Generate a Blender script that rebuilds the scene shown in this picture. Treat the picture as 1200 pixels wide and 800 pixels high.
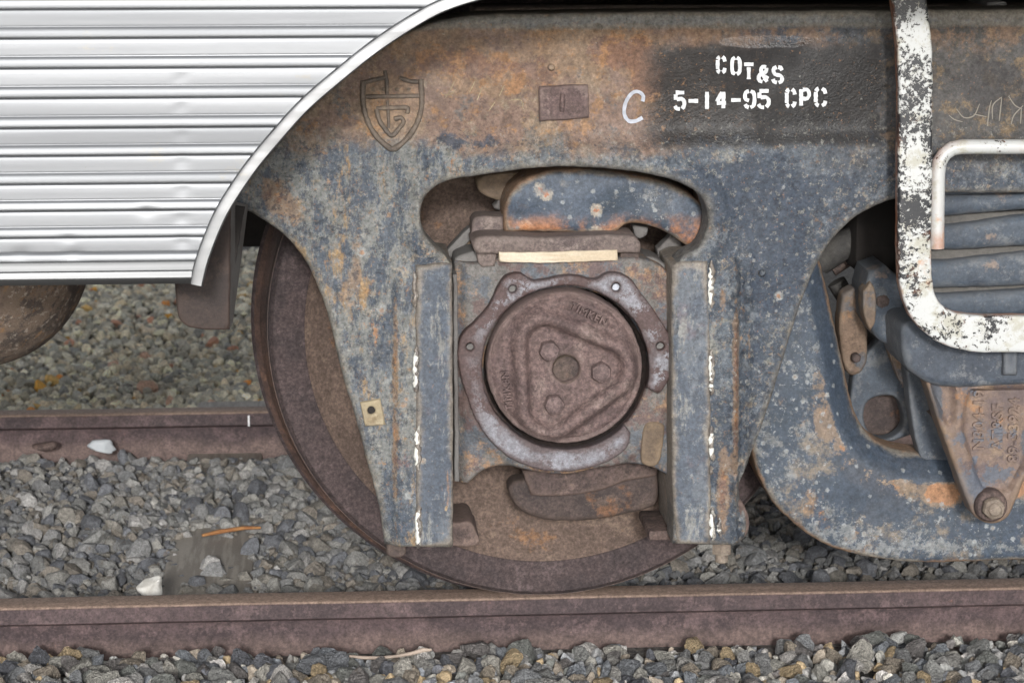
import bpy, bmesh, math, random
import numpy as np
from mathutils import Vector, Matrix, geometry
from mathutils.bvhtree import BVHTree

for o in list(bpy.data.objects): bpy.data.objects.remove(o)
S = bpy.context.scene
C = S.collection
random.seed(7); RNG = np.random.default_rng(11)

# ------------------------------------------------------------------ camera
CAM = np.array([-0.3692, -4.3730, 1.2662]); YAW, PIT, FPX = math.radians(4.11), math.radians(10.705), 3178.4
cam = bpy.data.cameras.new('camera'); cam.sensor_width = 36; cam.lens = FPX / 1200 * 36
cam.clip_start = .05; cam.clip_end = 500
cam.dof.use_dof = True; cam.dof.focus_distance = 4.15; cam.dof.aperture_fstop = 13
co = bpy.data.objects.new('camera', cam); C.objects.link(co)
co.location = CAM; co.rotation_euler = (math.pi/2 - PIT, 0, -YAW)
S.camera = co
S.render.resolution_x, S.render.resolution_y = 1024, 682

# ------------------------------------------------------------------ light
SUN_EL, SUN_AZ = math.radians(15.0), math.radians(2.0)     # low soft sun behind the viewer
wd = bpy.data.worlds.new('World'); S.world = wd; wd.use_nodes = True
nt = wd.node_tree; bg = nt.nodes['Background']
sky = nt.nodes.new('ShaderNodeTexSky'); sky.sky_type = 'NISHITA'; sky.sun_disc = False
sky.sun_elevation = SUN_EL; sky.sun_rotation = math.pi + SUN_AZ
sky.air_density = .6; sky.dust_density = 1.5; sky.ozone_density = 1.0
hsv = nt.nodes.new('ShaderNodeHueSaturation'); hsv.inputs['Saturation'].default_value = .18     # thin cloud takes the blue out
nt.links.new(sky.outputs[0], hsv.inputs['Color']); nt.links.new(hsv.outputs[0], bg.inputs[0]); bg.inputs[1].default_value = .15
sl = bpy.data.lights.new('sun', 'SUN'); sl.energy = 2.0; sl.angle = math.radians(5); sl.color = (1, .98, .95)
so = bpy.data.objects.new('sun', sl); C.objects.link(so)
d = Vector((math.sin(SUN_AZ)*math.cos(SUN_EL), math.cos(SUN_AZ)*math.cos(SUN_EL), -math.sin(SUN_EL)))
so.rotation_euler = d.to_track_quat('-Z', 'Y').to_euler(); so.location = (-1, -6, 3)
S.view_settings.view_transform = 'Standard'; S.view_settings.look = 'None'
S.view_settings.exposure = 0.3; S.view_settings.gamma = 1

# ------------------------------------------------------------------ survey helpers
FW = np.array([math.sin(YAW)*math.cos(PIT), math.cos(YAW)*math.cos(PIT), -math.sin(PIT)])
RT = np.array([math.cos(YAW), -math.sin(YAW), 0.]); UP = np.cross(RT, FW)
def W(x, y, Y):                      # survey point (photo units) on the vertical plane at depth Y -> metres
    v = FW + (x-600)/FPX*RT + (400-y)/FPX*UP
    t = (Y-CAM[1])/v[1]; return CAM + v*t
def WG(x, y, z):                     # the same on a horizontal plane at height z
    v = FW + (x-600)/FPX*RT + (400-y)/FPX*UP
    t = (z-CAM[2])/v[2]; return CAM + v*t
def PX(P):                           # metres -> survey units, vectorised
    P = np.atleast_2d(P) - CAM; z = P@FW
    return 600+FPX*(P@RT)/z, 400-FPX*(P@UP)/z
def sm(a, b, v):
    t = np.clip((v-a)/(b-a), 0, 1); return t*t*(3-2*t)

# ------------------------------------------------------------------ object helpers
BASE = {}
def link(name, me, mat, parent=None, smooth=True):
    o = bpy.data.objects.new(name, me); C.objects.link(o)
    if mat and not me.materials: me.materials.append(mat)
    if smooth: me.polygons.foreach_set('use_smooth', [True]*len(me.polygons))
    if parent is not None:
        o.parent = parent; b = BASE.get(parent.name, (0, 0, 0)); o.location = (-b[0], -b[1], -b[2])
    return o
def thing(name, label, cat, base, group=None):
    o = bpy.data.objects.new(name, None); C.objects.link(o); o.location = base; o.empty_display_size = .05
    BASE[o.name] = tuple(float(v) for v in base)
    o['label'] = label; o['category'] = cat
    if group: o['group'] = group
    return o
def tag(o, label, cat, group=None):
    o['label'] = label; o['category'] = cat
    if group: o['group'] = group
    return o
def from_bm(bm, name='m'):
    me = bpy.data.meshes.new(name); bm.normal_update(); bm.to_mesh(me); bm.free(); return me
def pydata(v, f, name='m'):
    me = bpy.data.meshes.new(name); me.from_pydata([tuple(map(float, p)) for p in v], [], f); me.update(); return me
def autosmooth(me, ang=35):
    bm = bmesh.new(); bm.from_mesh(me)
    for e in bm.edges:
        e.smooth = not (len(e.link_faces) == 2 and e.calc_face_angle(0) > math.radians(ang))
    for f in bm.faces: f.smooth = True
    bm.to_mesh(me); bm.free(); return me

def resample(pts, step, closed=True):
    """Catmull-Rom through the points; a third value 1 marks a sharp corner."""
    n = len(pts); P = [np.array(p[:2], float) for p in pts]; K = [len(p) > 2 for p in pts]
    out = []
    rng = range(n) if closed else range(n-1)
    for i in rng:
        a, b = P[i], P[(i+1) % n]
        p0 = P[(i-1) % n] if (closed or i > 0) and not K[i] else 2*a-b
        p3 = P[(i+2) % n] if (closed or i+2 < n) and not K[(i+1) % n] else 2*b-a
        L = np.linalg.norm(b-a); m = max(1, int(round(L/step)))
        t0 = 0; t1 = np.linalg.norm(a-p0)**.5+1e-6; t2 = t1+L**.5+1e-6; t3 = t2+np.linalg.norm(p3-b)**.5+1e-6
        for k in range(m):
            t = t1+(t2-t1)*k/m
            A1 = (t1-t)/(t1-t0)*p0+(t-t0)/(t1-t0)*a; A2 = (t2-t)/(t2-t1)*a+(t-t1)/(t2-t1)*b; A3 = (t3-t)/(t3-t2)*b+(t-t2)/(t3-t2)*p3
            B1 = (t2-t)/(t2-t0)*A1+(t-t0)/(t2-t0)*A2; B2 = (t3-t)/(t3-t1)*A2+(t-t1)/(t3-t1)*A3
            out.append((t2-t)/(t2-t1)*B1+(t-t1)/(t2-t1)*B2)
    if not closed: out.append(P[-1])
    return np.array(out)
def circ(cx, cy, r, n=40, ry=None):
    return [(cx+r*math.cos(a), cy+(ry or r)*math.sin(a)) for a in np.linspace(0, 2*math.pi, n, endpoint=False)]

def seg_dist(P, loops):
    D = np.full(len(P), 1e9)
    for L in loops:
        A = L; B = np.roll(L, -1, 0); AB = B-A; den = (AB**2).sum(1)+1e-12
        for s in range(0, len(P), 4000):
            Q = P[s:s+4000, None, :]-A[None]; t = np.clip((Q*AB).sum(2)/den, 0, 1)
            D[s:s+4000] = np.minimum(D[s:s+4000], np.sqrt(((Q-t[..., None]*AB)**2).sum(2)).min(1))
    return D
def inside(P, L):
    A = L; B = np.roll(L, -1, 0); c = np.zeros(len(P), bool)
    for (x1, z1), (x2, z2) in zip(A, B):
        cr = (z1 > P[:, 1]) != (z2 > P[:, 1])
        if z1 != z2: c ^= cr & (P[:, 0] < (x2-x1)*(P[:, 1]-z1)/(z2-z1)+x1)
    return c
def relief(outline, Y, thick, holes=(), bev=.008, h=None, step=8., grid=None, taper=0., lump=0., rough=.4, zones=None):
    """A cast or forged piece: traced front outline on plane Y, rounded edges, carved front (h), real thickness."""
    grid = grid or step*1.3
    loops = []
    for lp in [outline]+list(holes):
        q = resample(lp, step); ii = np.arange(len(q))
        for a_ in (0, 1): q[:, a_] += rough*(np.sin(ii*.9+random.uniform(0, 6))*.5+np.sin(ii*2.1+random.uniform(0, 6))*.5+np.sin(ii*.37+random.uniform(0, 6))*.6)
        loops.append(np.array([W(x, y, Y)[[0, 2]] for x, y in q]))
    k = 1/np.linalg.norm(W(601, 400, Y)-W(600, 400, Y)); g = grid/k
    def area(L): return .5*np.sum(L[:, 0]*np.roll(L[:, 1], -1)-np.roll(L[:, 0], -1)*L[:, 1])
    loops = [L if (area(L) > 0) == (i == 0) else L[::-1] for i, L in enumerate(loops)]
    mn, mx = loops[0].min(0), loops[0].max(0)
    gx, gz = np.meshgrid(np.arange(mn[0], mx[0], g), np.arange(mn[1], mx[1], g)); gx[::2] += g/2
    Q = np.stack([gx.ravel(), gz.ravel()], 1); 
    if len(Q):
        Q = Q[inside(Q, loops[0])]
        for L in loops[1:]: Q = Q[~inside(Q, L)]
    dd = seg_dist(Q, loops) if len(Q) else np.zeros(0)
    Q = Q[dd > max(bev*1.25, g*.45)] if len(Q) else Q
    rings = []
    for fr in (.1, .35, .68, 1.05):
        for L in loops:
            T = np.roll(L, -1, 0)-np.roll(L, 1, 0); T /= np.linalg.norm(T, axis=1)[:, None]+1e-9
            R = L+np.stack([-T[:, 1], T[:, 0]], 1)*bev*fr
            dR = seg_dist(R, loops); ok = (dR > bev*fr*.93) & inside(R, loops[0])
            for M in loops[1:]: ok &= ~inside(R, M)
            rings.append(R[ok])
    bnd = np.concatenate(loops); nb = len(bnd)
    allp = np.concatenate([bnd, Q]+rings) if len(Q) else np.concatenate([bnd]+rings)
    faces = []; s = 0
    for L in loops: faces.append(list(range(s, s+len(L)))); s += len(L)
    edges = [(f[i], f[(i+1) % len(f)]) for f in faces for i in range(len(f))]
    def cdt(pts):
        vo, eo, fo, vorig, *_ = geometry.delaunay_2d_cdt([Vector(p) for p in pts], edges, [], 0, 1e-6)
        V = np.array([tuple(v) for v in vo]); F = np.array(fo)
        c = V[F].mean(1); ok = inside(c, loops[0])
        for L in loops[1:]: ok &= ~inside(c, L)
        return V, F[ok], vorig
    V, F, vorig = cdt(allp)
    dist = seg_dist(V, loops)
    y = np.zeros(len(V)); t = np.clip(dist/bev, 0, 1); y += bev*(1-np.sqrt(np.clip(1-(1-t)**2, 0, 1)))
    if h is not None:
        px, py = PX(np.stack([V[:, 0], np.full(len(V), Y), V[:, 1]], 1)); y -= h(px, py)
    if lump:
        y += lump*(np.sin(V[:, 0]*71+3*np.sin(V[:, 1]*43))*np.sin(V[:, 1]*63+2*np.sin(V[:, 0]*57))+.5*np.sin(V[:, 0]*170+V[:, 1]*140))
    v3 = [(a, Y+b, c) for (a, c), b in zip(V, y)]
    f3 = [tuple(t) for t in F]
    idx = {}
    for i, og in enumerate(vorig):
        for q in og:
            if q < nb: idx[q] = i
    nv = len(v3); bi = {}
    cen = bnd.mean(0)
    for q in range(nb):
        b = bnd[q]+(cen-bnd[q])*taper; bi[q] = len(v3); v3.append((b[0], Y+thick, b[1]))
    for a, b in edges:
        if a in idx and b in idx: f3.append((idx[b], idx[a], bi[a], bi[b]))
    VB, FB, vo2 = cdt(bnd); m2 = {i: (og[0] if og else 0) for i, og in enumerate(vo2)}
    for t in FB: f3.append(tuple(bi[m2[i]] for i in t[::-1]))
    me = pydata(v3, f3)
    me.attributes.new('rim', 'FLOAT', 'POINT').data.foreach_set('value', np.concatenate([np.exp(-dist/.022), np.ones(len(v3)-len(V))]))
    for zn, zf in (zones or {}).items():
        A = np.array(v3); px, py = PX(np.stack([A[:, 0], np.full(len(A), Y), A[:, 2]], 1)); me.attributes.new(zn, 'FLOAT', 'POINT').data.foreach_set('value', zf(px, py).astype(float))
    bm = bmesh.new(); bm.from_mesh(me); bmesh.ops.remove_doubles(bm, verts=bm.verts, dist=1e-6)
    bmesh.ops.recalc_face_normals(bm, faces=bm.faces); bm.to_mesh(me); bm.free()
    return autosmooth(me, 50)
def blots(*B):
    """where a stain lies on the piece: soft ellipses (x, y, rx, ry, weight)."""
    def f(px, py):
        a = np.zeros(len(px))
        for x, y, rx, ry, w in B: a += w*np.exp(-((px-x)/rx)**2-((py-y)/ry)**2)
        return np.clip(a, -1, 1.5)
    return f

def tube(path, r, n=8, closed=False, cap=True):
    P = np.array(path, float); m = len(P); v, f = [], []
    rr = r if hasattr(r, '__len__') else [r]*m
    prev = None
    for i in range(m):
        a = P[(i-1) % m] if closed or i > 0 else P[i]; b = P[(i+1) % m] if closed or i < m-1 else P[i]
        t = (b-a)/(np.linalg.norm(b-a)+1e-9)
        u = np.array([0, 1., 0]) if abs(t[1]) < .9 else np.array([0, 0, 1.])
        if prev is not None: u = prev
        u = u-t*(u@t); u /= np.linalg.norm(u); w = np.cross(t, u); prev = u
        for k in range(n):
            a_ = 2*math.pi*k/n; v.append(P[i]+rr[i]*(math.cos(a_)*u+math.sin(a_)*w))
    for i in range(m if closed else m-1):
        for k in range(n):
            j = (i+1) % m; f.append((i*n+k, i*n+(k+1) % n, j*n+(k+1) % n, j*n+k))
    if cap and not closed: f += [tuple(range(n))[::-1], tuple((m-1)*n+k for k in range(n))]
    return autosmooth(pydata(v, f), 50)
def lathe(prof, center, axis='Y', n=96, close=False):
    """prof: list of (radius, offset along the axis)."""
    v, f = [], []; m = len(prof)
    for k in range(n):
        a = 2*math.pi*k/n; c, s = math.cos(a), math.sin(a)
        for r, t in prof:
            if axis == 'Y': v.append((center[0]+r*c, center[1]+t, center[2]+r*s))
            else: v.append((center[0]+t, center[1]+r*c, center[2]+r*s))
    for k in range(n):
        j = (k+1) % n
        for i in range(m if close else m-1):
            i2 = (i+1) % m; f.append((k*m+i, j*m+i, j*m+i2, k*m+i2))
    me = pydata(v, f)
    bm = bmesh.new(); bm.from_mesh(me); bmesh.ops.remove_doubles(bm, verts=bm.verts, dist=1e-6)
    bmesh.ops.recalc_face_normals(bm, faces=bm.faces); bm.to_mesh(me); bm.free()
    return autosmooth(me, 40)
def box(a, b, bev=.004, seg=2):
    bm = bmesh.new(); bmesh.ops.create_cube(bm, size=1)
    a, b = np.array(a), np.array(b)
    for v in bm.verts: v.co = Vector((a+b)/2+np.array(v.co)*(b-a))
    if bev: bmesh.ops.bevel(bm, geom=list(bm.edges), offset=bev, segments=seg, affect='EDGES', profile=.5)
    return autosmooth(from_bm(bm), 40)
def hexbolt(c, r, hgt, spin=0, stud=None):
    """hexagonal head facing the viewer, domed chamfer."""
    v, f = [], []
    for (rr, yy) in ((r, 0), (r, -hgt*.8), (r*.84, -hgt), (r*.4, -hgt*1.03)):
        for k in range(6):
            a = math.pi/3*k+spin; v.append((c[0]+rr*math.cos(a), c[1]+yy, c[2]+rr*math.sin(a)))
    for i in range(3):
        for k in range(6): f.append((i*6+k, i*6+(k+1) % 6, i*6+6+(k+1) % 6, i*6+6+k))
    f.append(tuple(18+k for k in range(6)))
    me = pydata(v, f); bm = bmesh.new(); bm.from_mesh(me); bmesh.ops.recalc_face_normals(bm, faces=bm.faces)
    bmesh.ops.bevel(bm, geom=[e for e in bm.edges if len(e.link_faces) == 2], offset=r*.1, segments=3, affect='EDGES'); bm.to_mesh(me); bm.free()
    return autosmooth(me, 50)
def text_mesh(s, size, depth):
    cu = bpy.data.curves.new('t', 'FONT'); cu.body = s; cu.size = size; cu.extrude = depth; cu.bevel_depth = size*.03; cu.align_x = 'LEFT'; cu.resolution_u = 3; cu.space_character = 1.12
    o = bpy.data.objects.new('t', cu); C.objects.link(o)
    me = bpy.data.meshes.new_from_object(o.evaluated_get(bpy.context.evaluated_depsgraph_get()))
    bpy.data.objects.remove(o); return me

# ------------------------------------------------------------------ materials
def lin(c):
    return tuple((x/255/12.92 if x/255 <= .04045 else ((x/255+.055)/1.055)**2.4) for x in c)+(1,)
class Mat:
    def __init__(s, name, rough=.7, metal=0., coord='Object'):
        s.m = bpy.data.materials.new(name); s.m.use_nodes = True; s.t = s.m.node_tree; s.b = s.t.nodes['Principled BSDF']
        s.b.inputs['Roughness'].default_value = rough; s.b.inputs['Metallic'].default_value = metal
        s.co = s.n('ShaderNodeTexCoord').outputs[coord]; s.col = None; s.hgt = None
    def n(s, typ, **kw):
        q = s.t.nodes.new(typ)
        for k, v in kw.items(): setattr(q, k, v)
        return q
    def put(s, sock, v):
        if isinstance(v, bpy.types.NodeSocket): s.t.links.new(v, sock)
        else: sock.default_value = v
    def vec(s, scale=(1, 1, 1), loc=(0, 0, 0)):
        q = s.n('ShaderNodeMapping'); s.put(q.inputs[0], s.co); q.inputs['Scale'].default_value = scale; q.inputs['Location'].default_value = loc; return q.outputs[0]
    def noise(s, sc, det=6, ro=.6, dist=0., stretch=(1, 1, 1), seed=0):
        q = s.n('ShaderNodeTexNoise'); s.put(q.inputs['Vector'], s.vec(stretch, (seed*3.7, seed*1.3, seed*2.1)))
        q.inputs['Scale'].default_value = sc; q.inputs['Detail'].default_value = det; q.inputs['Roughness'].default_value = ro; q.inputs['Distortion'].default_value = dist
        return q.outputs['Fac']
    def vor(s, sc, feat='F1', seed=0, rnd=1., out='Distance'):
        q = s.n('ShaderNodeTexVoronoi'); q.feature = feat; s.put(q.inputs['Vector'], s.vec((1, 1, 1), (seed*2.7, seed, seed*1.9))); q.inputs['Scale'].default_value = sc
        q.inputs['Randomness'].default_value = rnd; return q.outputs[out]
    def math(s, op, a, b=0., c=None):
        q = s.n('ShaderNodeMath', operation=op); s.put(q.inputs[0], a); s.put(q.inputs[1], b)
        if c is not None: s.put(q.inputs[2], c)
        return q.outputs[0]
    def rng(s, v, a, b, c=0., d=1.):
        q = s.n('ShaderNodeMapRange', interpolation_type='SMOOTHSTEP'); s.put(q.inputs[0], v)
        for i, k in enumerate((a, b, c, d)): q.inputs[i+1].default_value = k
        return q.outputs[0]
    def axis(s, i):
        q = s.n('ShaderNodeSeparateXYZ'); s.put(q.inputs[0], s.co); return q.outputs[i]
    def mix(s, fac, a, b, mode='MIX'):
        q = s.n('ShaderNodeMix', data_type='RGBA', blend_type=mode); s.put(q.inputs[0], fac); s.put(q.inputs[6], a); s.put(q.inputs[7], b); return q.outputs[2]
    def base(s, c): s.col = lin(c); return s
    def over(s, fac, c):
        s.col = s.mix(fac, s.col if not isinstance(s.col, tuple) else s.col, lin(c) if isinstance(c, tuple) else c); return s
    def patch(s, c, sc, t, soft=.05, det=8, ro=.65, dist=0., stretch=(1, 1, 1), seed=0, k=1., mask=None):
        soft *= .6; f = s.rng(s.noise(sc, det, ro, dist, stretch, seed), t-soft, t+soft, 0, k)
        if mask is not None: f = s.math('MULTIPLY', f, mask)
        s.over(f, c); return f
    def grain(s, sc=400, amt=.35, seed=9):
        f = s.rng(s.noise(sc, 3, .7, seed=seed), .25, .75, 1-amt, 1+amt)
        s.col = s.mix(1., s.col, f, 'MULTIPLY'); return s
    def spots(s, sc, r, ring, core, seed=0, k=.8, mask=None):
        dn = s.vor(sc, seed=seed); w = s.math('ADD', dn, s.math('MULTIPLY', s.math('SUBTRACT', s.noise(sc*9, 3, .6, seed=seed+1), .5), r*1.2))
        f = s.rng(w, r, r*.62, 0, k); g = s.rng(w, r*.5, r*.18, 0, k)
        if mask is not None: f = s.math('MULTIPLY', f, mask); g = s.math('MULTIPLY', g, mask)
        s.over(f, ring); s.over(g, core); return s
    def bump(s, *terms, dist=.004, strength=.6):
        acc = None
        for sc, amp, seed in terms:
            q = s.math('MULTIPLY', s.noise(sc, 5, .62, seed=seed), amp); acc = q if acc is None else s.math('ADD', acc, q)
        return s.bumpf(acc, dist, strength)
    def bumpf(s, hf, dist, strength):
        q = s.n('ShaderNodeBump'); q.inputs['Strength'].default_value = strength; q.inputs['Distance'].default_value = dist
        s.put(q.inputs['Height'], hf)
        if s.hgt is not None: s.t.links.new(s.hgt, q.inputs['Normal'])
        s.hgt = q.outputs[0]; s.t.links.new(s.hgt, s.b.inputs['Normal']); return s
    def rimwear(s, c, k=.8, a=.35, b=.7, sc=14, mask=None, seed=61):
        q = s.n('ShaderNodeAttribute'); q.attribute_name = 'rim'
        f = s.math('ADD', q.outputs['Fac'], s.math('MULTIPLY', s.math('SUBTRACT', s.noise(sc, 9, .75, seed=seed), .5), 1.3)); f = s.rng(f, a, b, 0, k)
        if mask is not None: f = s.math('MULTIPLY', f, mask)
        s.over(f, c); return s
    def zone(s, name, c, k=.9, a=.62, b=.82, sc=26, amp=2.2, seed=71, stretch=(1, 1, 1)):
        q = s.n('ShaderNodeAttribute'); q.attribute_name = name
        f = s.math('ADD', q.outputs['Fac'], s.math('MULTIPLY', s.math('SUBTRACT', s.noise(sc, 10, .78, stretch=stretch, seed=seed), .5), amp)); f = s.rng(f, a, b, 0, k)
        s.over(f, c); return f
    def edge(s, c, a=.52, b=.6, k=.7, noise=18):
        g = s.n('ShaderNodeNewGeometry'); p = g.outputs['Pointiness']
        f = s.math('MULTIPLY', s.rng(p, a, b, 0, k), s.rng(s.noise(noise, 5, .6, seed=31), .35, .55)); s.over(f, c); return s
    def done(s):
        s.put(s.b.inputs['Base Color'], s.col); return s.m

def paint_frame():
    """flaking blue-grey paint over rust; more rust on the upper beam, a black stencil field."""
    m = Mat('frame_paint', .62); m.b.inputs['Specular IOR Level'].default_value = .3; m.base((88, 95, 103))
    X, Z = m.axis(0), m.axis(2)
    lft = m.rng(X, .14, -.16); rgt = m.rng(X, .1, .3)
    m.patch((62, 69, 79), 9, .47, .06, 12, .78, .2, seed=2, k=.85)
    m.patch((112, 116, 120), 34, .56, .05, 9, .78, seed=1, k=.6)
    m.patch((128, 126, 118), 16, .6, .06, 10, .78, seed=3, k=.75)
    m.patch((50, 56, 66), 48, .57, .04, 9, .8, seed=23, k=.7); m.patch((122, 96, 72), 70, .6, .035, 8, .8, seed=36, k=.6)
    # pale weathered left pedestal with run-down rust
    m.patch((120, 121, 118), 10, .47, .07, 11, .79, stretch=(1.4, 1, .55), seed=4, k=.85, mask=lft)
    m.patch((72, 80, 91), 17, .52, .04, 11, .8, stretch=(1.6, 1, .6), seed=22, k=.9, mask=lft)
    m.patch((156, 126, 86), 8, .57, .06, 10, .76, stretch=(1.8, 1, .6), seed=5, k=.8, mask=lft)
    m.patch((166, 116, 72), 15, .66, .04, 9, .75, stretch=(1.6, 1, .5), seed=25, k=.7, mask=lft)
    m.patch((116, 88, 84), 11, .64, .04, 9, .75, seed=6, k=.7, mask=lft)
    m.patch((150, 136, 116), 60, .6, .05, 7, .75, seed=26, k=.5)
    # rust of the upper beam: its lower border is ragged
    zz = m.math('ADD', Z, m.math('MULTIPLY', m.math('SUBTRACT', m.noise(7, 8, .7, seed=7), .5), .20))
    up = m.math('MULTIPLY', m.rng(zz, .785, .825), m.rng(X, .36, .10))
    m.patch((136, 117, 98), 8, .25, .12, 8, .7, seed=8, k=.95, mask=up)
    m.patch((116, 96, 88), 6, .5, .06, 10, .76, .4, seed=9, k=.8, mask=up)
    m.patch((146, 110, 74), 13, .56, .05, 10, .78, seed=10, k=.7, mask=up)
    m.patch((92, 92, 92), 17, .58, .05, 10, .78, seed=11, k=.75, mask=up)
    m.patch((138, 128, 112), 40, .6, .05, 9, .78, seed=27, k=.6, mask=up)
    m.patch((86, 66, 60), 80, .64, .04, 7, .75, seed=28, k=.6, mask=up)
    up2 = m.math('MULTIPLY', m.rng(zz, .74, .82), m.rng(X, .3, .6))
    m.patch((76, 73, 70), 9, .33, .1, 9, .7, seed=12, k=.9, mask=up2)
    m.patch((118, 100, 76), 30, .55, .05, 10, .8, seed=13, k=.75, mask=up2)
    m.patch((128, 88, 62), 22, .66, .04, 8, .75, seed=29, k=.7, mask=up2)
    hi = m.rng(m.math('ADD', Z, m.math('MULTIPLY', m.noise(12, 6, .6, seed=14), .06)), .955, .985)
    m.patch((128, 100, 76), 13, .5, .08, 10, .78, seed=15, k=.6, mask=hi)
    top = m.rng(m.math('ADD', Z, m.math('MULTIPLY', m.noise(20, 6, .6, seed=34), .012)), .972, .980); m.over(m.math('MULTIPLY', top, .85), (124, 121, 114))
    m.zone('z_grey', (118, 120, 120), .7, seed=72); m.zone('z_blue', (60, 68, 80), .85, sc=20, seed=73); m.zone('z_rust', (130, 108, 88), .7, sc=18, seed=74); m.zone('z_rust', (150, 108, 70), .65, .95, 1.15, 34, 2.4, seed=75); m.zone('z_rust', (100, 78, 72), .65, .95, 1.1, 20, 2.4, seed=76); m.zone('z_dark', (62, 60, 60), .85, sc=18, seed=77)
    # black field that the stencils were sprayed on
    jx = m.math('ADD', X, m.math('MULTIPLY', m.math('SUBTRACT', m.noise(30, 8, .75, seed=16), .5), .07))
    jz = m.math('ADD', Z, m.math('MULTIPLY', m.math('SUBTRACT', m.noise(34, 8, .75, seed=17), .5), .035))
    f = m.math('MULTIPLY', m.math('MULTIPLY', m.rng(jx, .10, .16), m.rng(jx, .50, .482)), m.math('MULTIPLY', m.rng(jz, .782, .80), m.rng(jz, .955, .935)))
    m.over(m.math('MULTIPLY', f, .96), (28, 26, 26))
    m.patch((96, 80, 66), 55, .66, .04, 8, .78, seed=35, k=.7, mask=f)
    m.spots(17, .16, (146, 148, 146), (146, 106, 74), seed=1, k=.75, mask=m.math('MULTIPLY', m.rng(Z, .8, .7), m.rng(m.noise(5, 3, seed=40), .42, .55)))
    m.spots(38, .14, (140, 142, 142), (128, 120, 108), seed=7, k=.7, mask=m.math('MULTIPLY', m.rng(Z, .8, .7), rgt))
    m.patch((172, 172, 166), 150, .7, .05, 4, .6, seed=18, k=.35)
    m.patch((44, 50, 60), 75, .57, .04, 7, .78, seed=42, k=.6, mask=m.rng(Z, .86, .78)); m.patch((142, 140, 132), 85, .59, .04, 7, .78, seed=43, k=.55, mask=m.rng(Z, .86, .78)); m.patch((150, 112, 76), 60, .6, .04, 8, .8, seed=44, k=.55, mask=m.math('MAXIMUM', lft, up)); m.rimwear((138, 130, 116), .35, .5, .9, 40); m.patch((150, 112, 80), 170, .64, .04, 5, .75, seed=37, k=.5); m.patch((48, 46, 48), 150, .64, .04, 5, .75, seed=38, k=.5)
    m.grain(200, .3); m.grain(80, .26, 14)
    r = m.rng(m.noise(11, 6, .65, seed=19), .35, .7, .5, .78)
    r = m.math('SUBTRACT', r, m.math('MULTIPLY', f, .14))
    qg = m.n('ShaderNodeAttribute'); qg.attribute_name = 'z_gloss'; gl = m.rng(m.math('ADD', qg.outputs['Fac'], m.math('MULTIPLY', m.math('SUBTRACT', m.noise(40, 6, .7, seed=51), .5), 1.2)), .45, .6)
    r = m.math('MULTIPLY', r, m.rng(gl, 0, 1, 1, .36)); m.put(m.b.inputs['Roughness'], r)   # thick glossy run of paint
    m.bump((7, .9, 1), (120, .22, 2), (300, .3, 3), dist=.005, strength=.55)
    return m.done()
def paint_equalizer(name, spotty):
    m = Mat(name, .6); m.base((112, 114, 115)); X, Z = m.axis(0), m.axis(2)
    m.patch((56, 67, 80), 6, .45, .035, 12, .84, .2, seed=1, k=.95)
    m.patch((58, 68, 82), 30, .52, .025, 10, .82, seed=2, k=.9)
    m.patch((134, 120, 102), 5, .57, .07, 10, .78, seed=3, k=.7)
    m.patch((152, 120, 84), 7, .60, .05, 10, .78, seed=24, k=.55)
    m.patch((172, 122, 84), 8, .67, .03, 10, .8, seed=4, k=.85)
    m.patch((150, 152, 152), 60, .6, .03, 7, .75, seed=5, k=.65)
    m.patch((146, 148, 148), 130, .64, .03, 5, .7, seed=6, k=.6)
    if spotty:
        m.over(m.rng(m.noise(7, 8, .7, seed=8), .38, .5, .0, .85), (72, 82, 96))
        k = m.rng(m.noise(9, 3, seed=33), .42, .55); m.spots(26, .34, (158, 150, 138), (170, 104, 66), seed=3, k=.9, mask=k)
        m.over(m.math('MULTIPLY', m.rng(m.math('ADD', Z, m.math('MULTIPLY', m.noise(18, 6, .7, seed=9), .06)), .715, .685), m.rng(m.noise(12, 6, .7, seed=19), .4, .55, 0, .85)), (168, 116, 80))
    else: m.spots(30, .16, (156, 156, 152), (150, 122, 98), seed=3, k=.7, mask=m.rng(m.noise(6, 3, seed=33), .42, .55))
    m.zone('z_grey', (120, 123, 124), .75, .62, .72, 50, 2.8, seed=72); m.zone('z_rust', (134, 114, 94), .7, seed=74); m.zone('z_rust', (160, 114, 78), .75, 1.0, 1.15, 34, 2.4, seed=75); m.zone('z_blue', (56, 66, 79), .92, .55, .66, 45, 1.6, seed=73)
    m.rimwear((140, 132, 120), .7, .65, .9); m.rimwear((140, 108, 82), .7, .8, 1.0, 10, seed=67); m.spots(44, .2, (140, 144, 146), (132, 130, 124), seed=8, k=.7); m.grain(200, .28); m.grain(80, .24, 14)
    m.bump((14, .6, 1), (60, .5, 2), (240, .25, 3), dist=.004, strength=.5); return m.done()
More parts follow.
